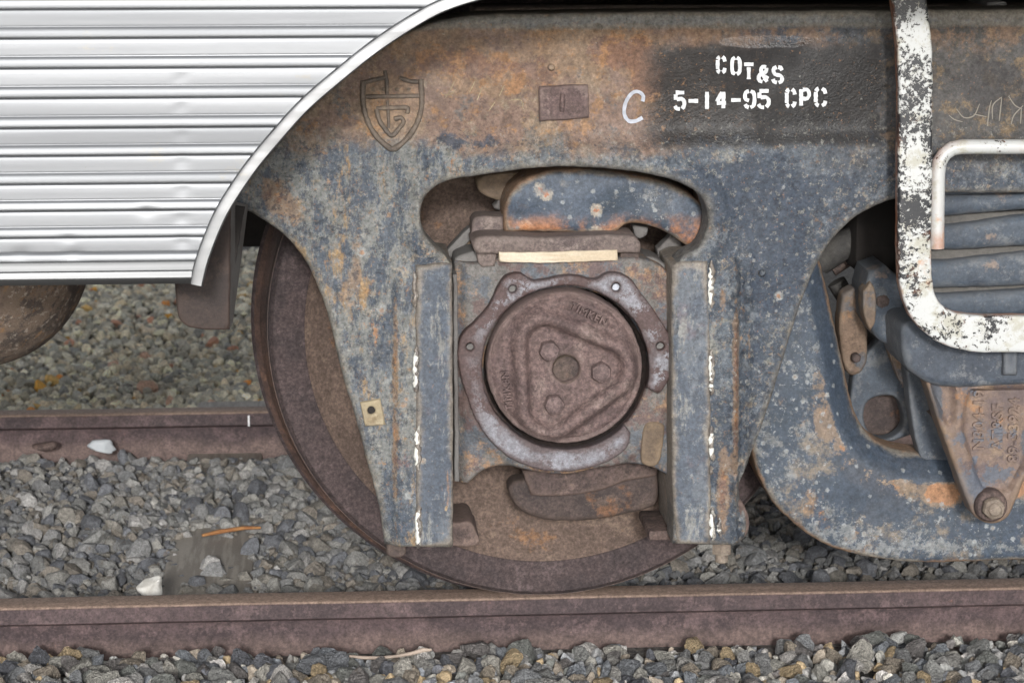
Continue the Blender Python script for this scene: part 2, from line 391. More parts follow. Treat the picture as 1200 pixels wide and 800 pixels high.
def paint_leg():
    m = Mat('leg_paint', .58); m.base((94, 100, 108)); X, Z = m.axis(0), m.axis(2)
    m.patch((70, 78, 90), 10, .48, .06, 10, .77, stretch=(1.6, 1, .45), seed=1, k=.85)
    m.patch((138, 137, 132), 18, .57, .05, 10, .78, stretch=(1.6, 1, .5), seed=2, k=.7)
    m.patch((146, 112, 84), 11, .64, .06, 9, .74, stretch=(2.2, 1, .35), seed=3, k=.7)
    m.patch((96, 84, 90), 9, .6, .06, 8, .7, seed=4, k=.6)
    m.spots(26, .16, (160, 150, 136), (142, 108, 84), seed=6, k=.7, mask=m.rng(m.noise(7, 3, seed=33), .5, .6))
    m.rimwear((140, 128, 112), .6, .6, .9); m.patch((54, 60, 70), 40, .6, .04, 8, .8, seed=37, k=.6); m.patch((142, 106, 80), 120, .64, .04, 6, .75, seed=38, k=.5); m.patch((140, 140, 136), 75, .6, .04, 7, .78, seed=43, k=.5); m.grain(200, .28); m.grain(80, .22, 15)
    m.bump((16, .6, 1), (70, .5, 2), (260, .25, 3), dist=.003, strength=.5); return m.done()
def rust(name, base, dark, light, orange=None, rough=.8, sc=1., grain=.3, blue=None, bumps=1.):
    m = Mat(name, rough); m.base(base)
    m.patch(dark, 7*sc, .52, .08, 10, .74, seed=1, k=.85)
    m.patch(light, 17*sc, .57, .06, 9, .77, seed=2, k=.65); m.patch(dark, 60*sc, .62, .05, 7, .75, seed=7, k=.6); m.patch(light, 140, .64, .05, 5, .7, seed=8, k=.5)
    if orange: m.patch(orange, 11*sc, .63, .06, 8, .72, seed=3, k=.75)
    if blue: m.patch(blue, 10*sc, .55, .04, 9, .75, seed=4, k=.85)
    m.zone('z_blue', (70, 78, 88), .85)
    m.grain(200, grain*1.2); m.grain(80, grain*.9, 12)
    m.rimwear(light, .45, .6, .95)
    m.bump((30, .5*bumps, 1), (150, .45*bumps, 2), (420, .3*bumps, 3), dist=.003, strength=.6); return m.done()
def paint_box():
    m = Mat('bearing_box_paint', .66); m.base((104, 101, 98)); X, Z = m.axis(0), m.axis(2)
    m.patch((148, 116, 88), 9, .52, .05, 11, .8, seed=1, k=.8)
    m.patch((82, 88, 96), 11, .51, .04, 11, .8, seed=2, k=.9)
    m.patch((96, 78, 75), 14, .52, .04, 11, .8, seed=3, k=.85)
    m.patch((186, 150, 106), 12, .66, .05, 8, .72, seed=4, k=.8)
    m.patch((64, 56, 56), 70, .6, .04, 7, .8, seed=8, k=.6); m.grain(260, .3); m.grain(90, .2, 15); m.bump((30, .6, 1), (160, .5, 2), dist=.003, strength=.5); return m.done()
def paint_ring():
    m = Mat('ring_paint', .7); m.base((88, 72, 71)); Z = m.axis(2)
    m.patch((142, 143, 150), 16, .5, .025, 10, .8, seed=1, k=.85, mask=m.rng(m.axis(0), -.16, -.09)); m.patch((84, 68, 68), 40, .58, .03, 8, .78, seed=3, k=.7)
    m.over(m.math('MULTIPLY', m.rng(m.math('ADD', Z, m.math('MULTIPLY', m.noise(20, 5, seed=5), .06)), .42, .36), m.rng(m.noise(22, 9, .8, seed=9), .36, .5, .1, .8)), (132, 133, 140))
    m.rimwear((78, 62, 60), .8, .6, .9); m.grain(260, .3); m.bump((60, .4, 1), (260, .6, 2), dist=.003, strength=.6); return m.done()
def paint_strap(name='chipped_white_paint', shift=0.):
    m = Mat(name, .38); m.base((192, 194, 193)); X, Z = m.axis(0), m.axis(2)
    m.patch((164, 160, 142), 26, .55, .1, 8, .75, seed=2, k=.7)
    m.patch((184, 128, 80), 8, .63, .06, 8, .7, seed=3, k=.7)
    w = m.math('ADD', m.noise(15, 5, .6, seed=6), m.math('MULTIPLY', m.math('SUBTRACT', m.noise(140, 8, .75, 0.2, seed=1), .5), 1.15))
    w = m.math('ADD', w, m.rng(Z, .5, .7, -.05, .0))
    w = m.math('ADD', m.math('SUBTRACT', w, shift), m.rng(X, .66, .7, 0, -.1))
    m.over(m.rng(w, .485, .515, 0, .5), (150, 140, 124)); m.over(m.rng(w, .513, .528), (38, 40, 44)); m.patch((150, 96, 62), 12, .6, .05, 9, .78, seed=15, k=.4, mask=m.rng(w, .48, .53)); m.rimwear((150, 98, 66), .6, .95, 1.2)
    m.edge((170, 112, 80), .53, .6, .8, 9)
    m.bumpf(m.rng(w, .51, .53, 1, 0), .0015, .5); m.bump((200, .4, 3), dist=.002, strength=.3); return m.done()
def simple(name, c, rough=.6, metal=0., var=None, sc=20, bump=None, grain=0):
    m = Mat(name, rough, metal); m.base(c)
    if var: m.patch(var, sc, .5, .15, 6, .65, seed=2, k=.8)
    if grain: m.grain(300, grain)
    if bump: m.bump((bump[0], 1, 1), dist=bump[1], strength=.5)
    if isinstance(m.col, tuple): m.b.inputs['Base Color'].default_value = m.col; return m.m
    return m.done()

M = {}
M['frame'] = paint_frame(); M['eq'] = paint_equalizer('equalizer_paint', False); M['eqarch'] = paint_equalizer('equalizer_spotted_paint', True); M['leg'] = paint_leg(); M['box'] = paint_box(); M['ring'] = paint_ring(); M['strap'] = paint_strap(); M['grab'] = paint_strap('worn_white_paint', .17)
M['emblem'] = rust('emblem_grey_rust', (108, 97, 87), (88, 82, 77), (128, 112, 95), (112, 92, 72), rough=.75, grain=.2)
M['rim'] = rust('wheel_rim_rust', (70, 59, 59), (57, 49, 50), (88, 76, 76), rough=.85, grain=.4)
M['tread'] = rust('tread_rust', (82, 64, 57), (66, 52, 48), (100, 76, 62), rough=.6, grain=.3)
M['plate'] = rust('wheel_plate_rust', (104, 88, 79), (90, 76, 69), (122, 105, 93), (134, 100, 72), rough=.85, grain=.3)
M['cap'] = rust('bearing_cap_rust', (102, 85, 82), (86, 71, 70), (124, 108, 103), rough=.8, grain=.35)
M['capbolt'] = rust('cap_bolt_rust', (104, 88, 86), (88, 74, 74), (126, 112, 108), rough=.8, grain=.35)
M['bar'] = rust('bar_rust', (102, 90, 86), (84, 73, 72), (126, 114, 108), rough=.75, grain=.35)
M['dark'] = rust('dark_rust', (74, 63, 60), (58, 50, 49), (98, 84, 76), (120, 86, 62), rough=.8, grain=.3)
M['bracket'] = rust('bracket_rust', (58, 47, 43), (46, 38, 36), (76, 62, 55), (104, 78, 56), rough=.7, grain=.2)
M['transom'] = rust('transom_lit_tone', (136, 122, 110), (116, 102, 92), (152, 140, 128), rough=.9, grain=.2)  # tone lightened to stand in for frontal light the car side blocks
M['lug'] = rust('lug_rust', (92, 77, 72), (74, 62, 60), (116, 99, 91), rough=.8, grain=.35)
M['hanger'] = rust('hanger_rust', (116, 98, 87), (92, 80, 80), (138, 118, 98), (156, 114, 76), rough=.62, grain=.15, blue=(84, 92, 104))
M['lever'] = rust('lever_rust', (110, 92, 78), (84, 74, 68), (128, 112, 96), (142, 104, 70), rough=.8, grain=.25, blue=(78, 84, 92))
M['hangblue'] = rust('hanger_block_paint', (66, 74, 85), (54, 61, 72), (120, 122, 124), (146, 112, 84), rough=.6, grain=.15)
M['leaf'] = rust('leaf_spring_paint', (68, 77, 88), (56, 64, 75), (110, 112, 114), (140, 122, 108), rough=.62, grain=.15)
M['leafdark'] = rust('spring_leaf_dust', (82, 80, 77), (66, 65, 65), (98, 95, 91), rough=.8, grain=.15)
M['tan'] = rust('tan_dust', (118, 101, 83), (98, 85, 73), (136, 119, 99), rough=.85, grain=.15)
M['recess'] = simple('recess_dry_grease', (150, 138, 120), .7, 0, (112, 102, 90), 60)
M['under'] = simple('near_black', (34, 31, 30), .9, 0, (46, 42, 40), 12)  # mottled near-black tone, also on the gusset and hole disc
M['grey'] = simple('grey_dusty_steel', (112, 110, 108), .75, 0, (96, 92, 90), 14, (120, .002), .12)
M['nut'] = rust('nut_rust', (128, 116, 104), (106, 94, 84), (150, 140, 128), (140, 104, 76), rough=.7, grain=.2)
M['yellow'] = rust('primer_tan', (150, 136, 108), (122, 106, 82), (172, 160, 136), rough=.75, grain=.15)
M['stencil'] = simple('stencil_white_paint', (226, 228, 230), .6, 0, (190, 192, 194), 90)
M['chalk'] = simple('pale_chalk_paint', (186, 190, 200), .7, 0, (160, 164, 174), 60)
M['scratch'] = simple('scratch_bare_rust', (136, 130, 120), .8)
M['weld'] = rust('weld_bead', (120, 112, 104), (90, 84, 82), (190, 188, 180), (150, 112, 80), rough=.45, grain=.2, sc=3)
M['weldwhite'] = rust('weld_bead_white_paint', (228, 228, 220), (206, 206, 200), (244, 244, 240), rough=.35, grain=.05, sc=3)
M['wood'] = None
def wood(name, a, b, sc, stretch):
    m = Mat(name, .75); m.base(a); m.patch(b, sc, .5, .12, 6, .6, stretch=stretch, seed=2, k=.9); m.grain(300, .1)
    m.bump((sc*2, .6, 1), dist=.002, strength=.4); return m.done()
M['wood'] = wood('fresh_pine', (206, 194, 174), (188, 172, 148), 90, (.08, 1, 1))
M['tie'] = wood('weathered_tie_wood', (176, 169, 160), (146, 139, 131), 60, (1, .08, 1))
M['stick'] = wood('stick_bark', (176, 128, 82), (150, 100, 62), 60, (.3, 1, 1))
M['twig'] = wood('dry_twig', (176, 160, 146), (150, 134, 122), 60, (.3, 1, 1))
M['chalkwhite'] = simple('chalky_white', (236, 234, 228), .8, 0, (204, 200, 192), 60)
M['foam'] = simple('white_foam', (186, 190, 194), .7, 0, (176, 182, 186), 40)
def rail_mat():
    m = Mat('rail_rust', .72); m.base((78, 64, 65)); Z = m.axis(2)
    m.patch((62, 51, 53), 6, .5, .07, 10, .75, stretch=(.5, 1, 1), seed=1, k=.85)
    m.patch((100, 83, 83), 15, .55, .05, 10, .79, seed=2, k=.65); m.patch((52, 43, 45), 60, .6, .05, 8, .78, seed=12, k=.6); m.patch((120, 98, 92), 120, .64, .04, 6, .75, seed=14, k=.5)
    m.patch((132, 88, 70), 15, .68, .05, 7, .7, seed=3, k=.7)
    m.over(m.math('MULTIPLY', m.rng(m.math('ADD', Z, m.math('MULTIPLY', m.noise(10, 5, seed=6), .05)), -.03, -.065), .5), (126, 106, 98))
    m.over(m.math('MULTIPLY', m.rng(Z, -.004, -.0015), m.rng(m.noise(8, 7, .7, stretch=(.15, 3, 1), seed=5), .25, .55, .55, 1)), (160, 138, 124))
    m.grain(200, .36); m.grain(70, .26, 13)
    m.bump((40, .5, 1), (200, .5, 2), dist=.002, strength=.5); return m.done()
M['rail'] = rail_mat()
def steel(name, c, ro, dirt):
    m = Mat(name, ro, 1.); m.base(c)
    m.patch(tuple(int(k*.9) for k in c), 4, .5, .15, 7, .6, stretch=(.08, 1, 3), seed=1, k=.6)
    m.patch((150, 146, 136), 14, .64, .06, 9, .75, stretch=(.6, 1, 1), seed=2, k=dirt)
    m.patch((120, 112, 100), 90, .7, .04, 6, .7, seed=4, k=dirt)
    m.put(m.b.inputs['Roughness'], m.rng(m.noise(16, 6, .6, stretch=(.06, 1, 3), seed=3), .3, .7, ro-.05, ro+.08))
    m.bump((14, 1., 5), dist=.0008, strength=.3)
    m.bump((900, .5, 4), dist=.0005, strength=.1); return m.done()
M['steel'] = steel('brushed_stainless', (144, 146, 149), .52, .45); M['trim'] = steel('dull_stainless_trim', (140, 141, 142), .5, .5)
def tank_mat():
    m = Mat('pitted_tank_rust', .78); m.base((122, 106, 93))
    m.patch((76, 68, 64), 20, .5, .08, 9, .78, seed=1, k=.9); m.patch((146, 112, 78), 26, .58, .06, 9, .78, seed=2, k=.8)
    m.patch((170, 160, 148), 90, .58, .05, 7, .8, seed=3, k=.8); m.patch((160, 92, 60), 40, .68, .03, 7, .7, seed=4, k=.8)
    m.bump((60, .8, 1), (200, .6, 2), dist=.004, strength=.7); return m.done()
M['tank'] = tank_mat()
def stone_mat(obj):
    k = .016 if obj else 1.
    m = Mat('ballast_stone' if obj else 'ballast_bed', .88)
    if obj:
        oi = m.n('ShaderNodeObjectInfo'); r = oi.outputs['Random']
        q = m.n('ShaderNodeValToRGB'); m.put(q.inputs[0], r); cr = q.color_ramp; cr.interpolation = 'CONSTANT'
        cs = STONE_COLS; 
        while len(cr.elements) < len(cs): cr.elements.new(.5)
        for i, c in enumerate(cs): cr.elements[i].position = i/len(cs); cr.elements[i].color = lin(c)
        m.col = q.outputs[0]
    else:
        a = m.n('ShaderNodeAttribute'); a.attribute_name = 'tint'; m.col = a.outputs['Color']
    sp = m.rng(m.noise(170*k, 6, .8, seed=2), .32, .68, .6, 1.36); m.col = m.mix(1., m.col, sp, 'MULTIPLY')
    m.patch((104, 88, 70), 45*k, .62, .06, 6, .7, seed=8, k=.45)
    sp = m.rng(m.noise(600*k, 3, .7, seed=5), .3, .7, .8, 1.2); m.col = m.mix(1., m.col, sp, 'MULTIPLY')
    m.bump((130*k, .7, 1), (420*k, .6, 2), dist=.006 if not obj else .35, strength=.8); return m.done()
STONE_COLS = [tuple(min(250, int(v*1.22+10)) for v in c) for c in [(146, 144, 140), (124, 124, 124), (158, 155, 148), (108, 110, 114), (150, 140, 126), (134, 136, 138), (170, 166, 158), (96, 98, 104), (140, 130, 118), (120, 122, 118), (178, 174, 170), (112, 108, 106), (152, 150, 148), (166, 146, 116), (128, 132, 138), (138, 138, 136)]]
M['stone'] = stone_mat(True); M['bed'] = stone_mat(False)

# ================================================================== THE PLACE
# ------------------------------------------------------------------ ground sheet
RAILH = .15
def ground_z(x, y):
    """level of the ballast between, before and beyond the rails."""
    z = np.full_like(y, -.105)
    z = np.where(y < .035, -.085+.02*sm(-.1, -.6, y), z)
    z = np.where(y > 1.6, -.115-.10*sm(1.7, 2.6, y), z)
    return z+.012*np.sin(x*3.1+1)*np.sin(y*4.3)
gv, gf = [], []
xs = np.concatenate([[-60, -20, -6], np.linspace(-2.2, 2.2, 23), [6, 20, 60]]); ys = np.concatenate([[-30, -8, -2], np.linspace(-1, 6, 36), [9, 20, 90]])
for yy in ys:
    for xx in xs: gv.append((xx, yy, float(ground_z(np.array([xx]), np.array([yy]))[0])-.012))
nx = len(xs)
for j in range(len(ys)-1):
    for i in range(nx-1): gf.append((j*nx+i, j*nx+i+1, (j+1)*nx+i+1, (j+1)*nx+i))
gm = Mat('ground_grit', .95); gm.base((124, 122, 118)); gm.patch((84, 82, 80), 60, .5, .1, 6, .7, seed=1); gm.patch((134, 128, 118), 110, .58, .06, 5, .7, seed=2); gm.bump((60, 1, 1), (160, .6, 2), dist=.02, strength=1)
ground = link('ground', pydata(gv, gf), gm.done()); ground['kind'] = 'structure'

# stone shapes: rounded lumps cut by random planes
def stone_proto(sub, seed, cuts=13):
    r = np.random.default_rng(seed); bm = bmesh.new(); bmesh.ops.create_icosphere(bm, subdivisions=sub, radius=1)
    V = np.array([v.co[:] for v in bm.verts]); F = [[v.index for v in f.verts] for f in bm.faces]; bm.free()
    for _ in range(cuts):
        nrm = r.normal(size=3); nrm /= np.linalg.norm(nrm); dd = r.uniform(.42, .86); s = V@nrm
        V = V-np.where(s > dd, s-dd, 0)[:, None]*nrm*.97
    ph = r.uniform(0, 6, 6)
    V *= (1+.05*np.sin(V[:, [0]]*5+ph[0])*np.sin(V[:, [1]]*6+ph[1])+.045*np.sin(V[:, [2]]*9+ph[2]+V[:, [0]]*7)+.03*np.sin(V[:, [1]]*15+ph[3])*np.sin(V[:, [0]]*13+ph[4]))
    V *= np.array([r.uniform(.85, 1.25), r.uniform(.75, 1.1), r.uniform(.6, .95)])
    return V, F
P3 = [stone_proto(3, 100+i) for i in range(16)]; P2 = [stone_proto(2, 200+i, 10) for i in range(16)]; P1 = [stone_proto(1, 300+i, 4) for i in range(12)]
def rand_rot(n):
    q = RNG.normal(size=(n, 4)); q /= np.linalg.norm(q, axis=1)[:, None]; w, x, y, z = q.T
    return np.stack([1-2*(y*y+z*z), 2*(x*y-z*w), 2*(x*z+y*w), 2*(x*y+z*w), 1-2*(x*x+z*z), 2*(y*z-x*w), 2*(x*z-y*w), 2*(y*z+x*w), 1-2*(x*x+y*y)], 1).reshape(n, 3, 3)
def scatter(x0, x1, y0, y1, sp, size, jit=.5, keep=None):
    nx_, ny_ = int((x1-x0)/sp), int((y1-y0)/sp)
    gx, gy = np.meshgrid(np.arange(nx_), np.arange(ny_)); n = gx.size
    x = x0+(gx.ravel()+.5+RNG.uniform(-jit, jit, n))*sp; y = y0+(gy.ravel()+.5+RNG.uniform(-jit, jit, n))*sp
    s = size*np.clip(RNG.lognormal(0, .36, n), .4, 1.75)
    z = ground_z(x, y)+RNG.uniform(-.4, .45, n)*s
    ok = np.ones(n, bool) if keep is None else keep(x, y, s)
    return x[ok], y[ok], z[ok], s[ok]
def bed(name, pts, protos, cols, parent):
    x, y, z, s = pts; n = len(x); R = rand_rot(n); pi = RNG.integers(0, len(protos), n)
    VV, FF, CC = [], [], []; off = 0; cols = np.array([lin(c)[:3] for c in cols])
    ci = cols[RNG.integers(0, len(cols), n)]*RNG.uniform(.8, 1.15, (n, 1))
    for k in range(len(protos)):
        ids = np.where(pi == k)[0]; V, F = protos[k]; F = np.array(F)
        P = np.einsum('nij,vj->nvi', R[ids], V)*s[ids][:, None, None]+np.stack([x[ids], y[ids], z[ids]], 1)[:, None, :]
        VV.append(P.reshape(-1, 3)); m = len(V)
        FF.append((F[None]+(np.arange(len(ids))*m)[:, None, None]).reshape(-1, 3)+off); off += len(ids)*m
        CC.append(np.repeat(ci[ids], m, 0))
    V = np.concatenate(VV); F = np.concatenate(FF); Cc = np.concatenate(CC)
    me = bpy.data.meshes.new(name); me.vertices.add(len(V)); me.vertices.foreach_set('co', V.ravel())
    me.loops.add(F.size); me.loops.foreach_set('vertex_index', F.ravel().astype(np.int32)); me.polygons.add(len(F))
    me.polygons.foreach_set('loop_start', np.arange(0, F.size, 3, dtype=np.int32)); me.update(calc_edges=True)
    me.polygons.foreach_set('use_smooth', [True]*len(me.polygons)); me.set_sharp_from_angle(angle=math.radians(24))
    at = me.color_attributes.new('tint', 'FLOAT_COLOR', 'POINT'); at.data.foreach_set('color', np.concatenate([Cc, np.ones((len(Cc), 1))], 1).ravel())
    o = link(name, me, M['bed'], parent, smooth=True); o['kind'] = 'stuff'; return o
TIE0, TIE1 = WG(190, 690, -.115), WG(302, 612, -.115)
def not_tie(x, y, s): return ~((x > TIE0[0]+.015) & (x < TIE1[0]-.012) & (y > .58+.04*np.sin(x*41)) & (y < TIE1[1]-.13+.05*np.sin(x*60)) ) & (np.abs(y-.035) > .03+.7*s)
# foreground ballast: the stones that show largest are pieces of their own
fx = scatter(-1.25, 1.1, -.42, -.005, .0215, .0142, keep=lambda x, y, s: y < -.02-.9*s)
u, v_ = PX(np.stack(fx[:3], 1)); vis = (u > -12) & (u < 1212) & (v_ > 752) & (v_ < 815)
idx = np.where(vis)[0]; idx = idx[np.argsort(-fx[3][idx])][:300]
rest = np.ones(len(fx[0]), bool); rest[idx] = False
bed('foreground_gravel', tuple(a[rest] for a in fx), P3, STONE_COLS, ground)
pm = []
for V, F in P3:
    me = pydata(V, F, 'stone'); me.materials.append(M['stone']); me.polygons.foreach_set('use_smooth', [True]*len(me.polygons)); me.set_sharp_from_angle(angle=math.radians(24)); pm.append(me)
RR = rand_rot(len(idx))
for k, i in enumerate(idx):
    o = bpy.data.objects.new('stone', pm[k % 16]); C.objects.link(o); o.parent = ground
    Rm = Matrix([list(map(float, r)) for r in RR[k]]).to_4x4()
    o.matrix_local = Matrix.Translation((float(fx[0][i]), float(fx[1][i]), float(fx[2][i])+.004)) @ Rm @ Matrix.Scale(float(fx[3][i])*1.06, 4)
MID0 = [(116, 116, 116), (104, 105, 106), (126, 125, 122), (96, 98, 102), (120, 114, 106), (110, 110, 108), (134, 132, 128), (88, 90, 94), (112, 108, 102), (140, 138, 136)]
MID = [tuple(min(255, int(v*1.14+8)) for v in c) for c in MID0]
bed('track_gravel', scatter(-1.6, 1.5, .10, 1.50, .0235, .0165, keep=not_tie), P2, MID, ground)
bed('track_grit', scatter(-1.6, 1.5, .10, 1.50, .0175, .008, keep=not_tie), P1, MID, ground)
FAR0 = [(112, 114, 112), (92, 96, 98), (130, 130, 122), (104, 108, 108), (146, 142, 130), (84, 88, 92), (120, 118, 110), (136, 138, 134), (100, 104, 104), (124, 126, 122), (90, 92, 92), (150, 146, 138), (108, 106, 100), (116, 120, 122), (96, 98, 98), (110, 112, 112), (128, 124, 116)]
FAR = [tuple(min(250, int(v*1.6+26)) for v in c) for c in FAR0]
FAR = [(min(250, int(c[0]*1.03)), min(245, int(c[1]*.99)), int(c[2]*.92)) for c in FAR]
bed('yard_gravel', scatter(-1.75, .3, 1.62, 5.2, .02, .013), P2, FAR, ground)
bed('coloured_gravel', scatter(-1.6, .8, 1.66, 4.6, .095, .0175, keep=lambda x, y, s: RNG.uniform(size=len(x)) < .7), P3, [(232, 176, 84), (226, 154, 84), (206, 156, 130), (226, 210, 176), (224, 186, 118), (222, 184, 162), (220, 206, 184)], ground)

# ------------------------------------------------------------------ track
HEAD = [(0, -.004), (.003, -.001), (.008, 0), (.061, 0), (.066, -.001), (.069, -.004), (.069, -.028), (.066, -.031), (.045, -.038), (.0425, -.05), (.0425, -.115), (.047, -.125), (.09, -.136), (.102, -.139), (.102, -RAILH), (-.033, -RAILH), (-.033, -.139), (-.021, -.136), (.022, -.125), (.0265, -.115), (.0265, -.05), (.024, -.038), (.003, -.031), (0, -.028)]
def rail(name, y0, flip, lab):
    v, f = [], []; xs_ = np.concatenate([[-20, -6], np.linspace(-1.8, 1.8, 73), [6, 20]]); n = len(HEAD)
    for k, x in enumerate(xs_):
        for (a, z) in HEAD:
            w = .0008*math.sin(x*9)+.0006*math.sin(x*23+z*80) if abs(x) < 2 else 0
            v.append((x, y0+(.069-a if flip else a)+w, z))
    for k in range(len(xs_)-1):
        for i in range(n): j = (i+1) % n; f.append((k*n+i, k*n+j, (k+1)*n+j, (k+1)*n+i))
    me = pydata(v, f); bm = bmesh.new(); bm.from_mesh(me); bmesh.ops.recalc_face_normals(bm, faces=bm.faces); bm.to_mesh(me); bm.free()
    return tag(link(name, autosmooth(me, 35), M['rail']), lab, 'rail', 'rails of the track')
YN, YF = .0, 1.51
rail('rail', YN, False, 'rusty steel rail under the wheel, ballast stones banked against its outer side')
r2 = rail('rail', YF, False, 'rusty steel rail beyond the wheel with a short white paint tick on its head')
p = W(291.5, 493, YF-.0025); link('paint_tick', box(p-np.array([.002, .001, .012]), p+np.array([.002, .0015, .012]), 0), M['stencil'], r2)
t0, t1 = TIE0, TIE1
for k, xo in enumerate((0, .62, 1.24, -.6)):
    tag(link('wooden_tie', box((t0[0]+xo, -.5, -.34), (t1[0]+xo, 2.1, -.098 if k == 0 else -.15), .006), M['tie']), ['weathered grey wooden tie showing through the ballast beside a stick', 'wooden tie buried in ballast under the wheel', 'wooden tie buried in ballast under the leaf springs', 'wooden tie buried in ballast under the round tank'][k], 'railway tie', 'ties under the track')

# ------------------------------------------------------------------ wheelset
WZ = .457; ws = thing('wheelset', 'rusty brown railcar wheel pair on its axle standing on the rails', 'train wheel', (0, .05, 0))
RIM = [(.395, .002), (.40, 0), (.446, 0), (.452, .006), (.455, .014), (.457, .06), (.4585, .085), (.464, .097), (.478, .106), (.485, .115), (.483, .127), (.474, .136), (.40, .136), (.395, .13)]
rimo = link('rim', lathe(RIM, (0, 0, WZ), close=True, n=160), M['rim'], ws)
link('tread_band', lathe([(.4563, .015), (.4583, .06), (.4598, .085), (.4652, .0965), (.479, .1055), (.475, .11), (.45, .06), (.45, .016)], (0, 0, WZ), close=True, n=160), M['tread'], rimo)
PLT = [(.397, .003), (.388, .010), (.37, .024), (.345, .040), (.30, .055), (.25, .05), (.19, .02), (.15, -.005), (.14, -.03), (.095, -.032), (.095, .15), (.15, .15), (.20, .09), (.28, .10), (.34, .09), (.398, .11)]
link('plate', lathe(PLT, (0, 0, WZ), close=True, n=128), M['plate'], ws)
link('axle', lathe([(0, -.28), (.075, -.28), (.075, -.05), (.094, -.03), (.092, .2), (.08, .5), (.08, 1.08), (.092, 1.38), (.094, 1.61), (.075, 1.63), (.075, 1.86), (0, 1.86)], (0, 0, WZ), n=48), M['dark'], ws)
mir = lambda pr: [(r, 1.579-t) for r, t in pr]
link('rim', lathe(mir(RIM), (0, 0, WZ), close=True, n=96), M['rim'], ws)
link('plate', lathe(mir(PLT), (0, 0, WZ), close=True, n=96), M['plate'], ws)

# ------------------------------------------------------------------ truck side frame
YF0 = -.30
OPEN = [(530, 640, 1), (530, 309, 1), (520, 298), (505, 284), (495, 269), (492, 250), (497, 232), (510, 218), (530, 210), (560, 205), (600, 199), (650, 195), (700, 196), (750, 202), (790, 211), (815, 224), (826, 240), (829, 260), (824, 279), (815, 291), (803, 297), (791, 309, 1), (788, 322), (788, 545), (788, 636, 1)]
OUTER_R = [(840, 637), (868, 634), (876, 622), (876, 604), (869, 590), (866, 572), (870, 558), (882, 530), (905, 465), (935, 370), (962, 303), (985, 271), (1012, 249), (1050, 233), (1100, 227), (1200, 226), (1400, 226, 1)]
TOP = [(1400, 9, 1), (1200, 12), (1000, 13.5), (800, 15), (640, 17), (580, 18), (533, 22), (500, 30), (460, 48), (420, 76), (380, 110), (345, 145), (312, 182), (285, 215), (262, 245), (258, 258)]
LEFT = [(268, 251), (283, 246), (310, 259), (335, 278), (355, 302), (370, 330), (383, 365), (394, 410), (405, 452), (418, 495), (430, 540), (440, 577), (447, 612), (451, 640, 1)]
def hollow(px, py, x0, w, y0, y1):     # soft vertical ridge
    return np.exp(-((px-x0)/w)**2)*sm(y0, y0+40, py)
open_px = resample(OPEN[2:22], 6, closed=False)
def frame_h(px, py):
    h = -.012*sm(180, 146, py)*sm(440, 540, px)                      # the face steps out towards the opening
    h += .0052*sm(40, 60, py)*sm(470, 560, px)*sm(300, 200, py)-.009*sm(470, 560, px)*0
    D = np.sqrt(((np.stack([px, py], 1)[:, None]-open_px[None])**2).sum(2)).min(1)
    h += .009*sm(34, 14, D)*sm(320, 290, py)                         # lip round the bearing opening
    h += .010*sm(459, 466, px)*sm(295, 340, py)*sm(545, 535, px)     # left pedestal steps out from its web
    h -= .010*sm(500, 470, px)*sm(540, 640, py)*sm(470, 440, px)
    r = sm(280, 330, py)*sm(700, 760, px)
    h += r*(.012*sm(868, 858, px)+.010*np.exp(-((px-861)/4.)**2)+.010*np.exp(-((px-875+(py-400)*.02)/4.)**2))
    h += .006*np.exp(-(((px-492)/5.)**2))*np.exp(-((py-262)/40.)**2)
    h += .0022*np.sin(px*.031+py*.012)*np.sin(py*.027+1.3)
    h += .005*np.exp(-((px-893)/7)**2-((py-320)/6)**2)               # small cast lug
    return h
fr = thing('truck_frame', 'flaking blue-grey and rust cast side frame of a railcar truck with white stencil date', 'truck frame', (.4, -.25, .1), 'side frames of the truck')
FZ = {'z_rust': blots((600, 88, 120, 48, 1.1), (450, 130, 60, 45, .75), (500, 60, 60, 25, .6), (735, 60, 60, 25, .9), (765, 100, 30, 34, 1.2), (1040, 158, 22, 14, .9), (318, 222, 30, 30, .9), (345, 255, 30, 30, .6), (418, 305, 14, 70, .7), (400, 350, 16, 30, .6), (500, 300, 30, 8, .5), (463, 470, 5, 190, 1.1), (476, 350, 5, 40, .5), (861, 440, 6, 150, 1.2), (845, 340, 6, 60, .9), (846, 570, 9, 70, 1.2), (877, 380, 3, 90, .8), (940, 360, 5, 60, .5), (895, 490, 8, 60, .7), (1060, 40, 400, 12, .6), (620, 290, 20, 8, .4)),
      'z_blue': blots((560, 165, 110, 16, .8), (400, 190, 60, 22, .6), (850, 225, 95, 45, 1.2), (915, 310, 45, 90, 1.2), (440, 330, 10, 60, .5), (420, 430, 20, 40, .7), (355, 170, 40, 30, .5), (760, 215, 60, 14, .5), (1000, 210, 50, 25, .7), (478, 420, 5, 90, .6), (850, 480, 6, 60, .4), (885, 430, 8, 70, .6)),
      'z_grey': blots((680, 188, 130, 12, .8), (470, 250, 30, 50, .6), (385, 270, 40, 40, .6), (405, 400, 20, 40, .7), (440, 560, 14, 70, .9), (960, 300, 20, 30, .4), (700, 24, 700, 9, 1.0), (640, 40, 60, 8, .5)),
      'z_gloss': blots((893, 50, 50, 7, 1.3), (930, 48, 50, 6, .6)),
      'z_dark': blots((1150, 95, 90, 55, .9), (760, 50, 60, 12, .5), (980, 60, 60, 20, .6), (980, 180, 60, 14, .5))}
frame_me = relief(OUTER_R+TOP+LEFT+OPEN, YF0, .06, bev=.009, h=frame_h, step=6, grid=5.2, zones=FZ)
side = link('side_casting', frame_me, M['frame'], fr)
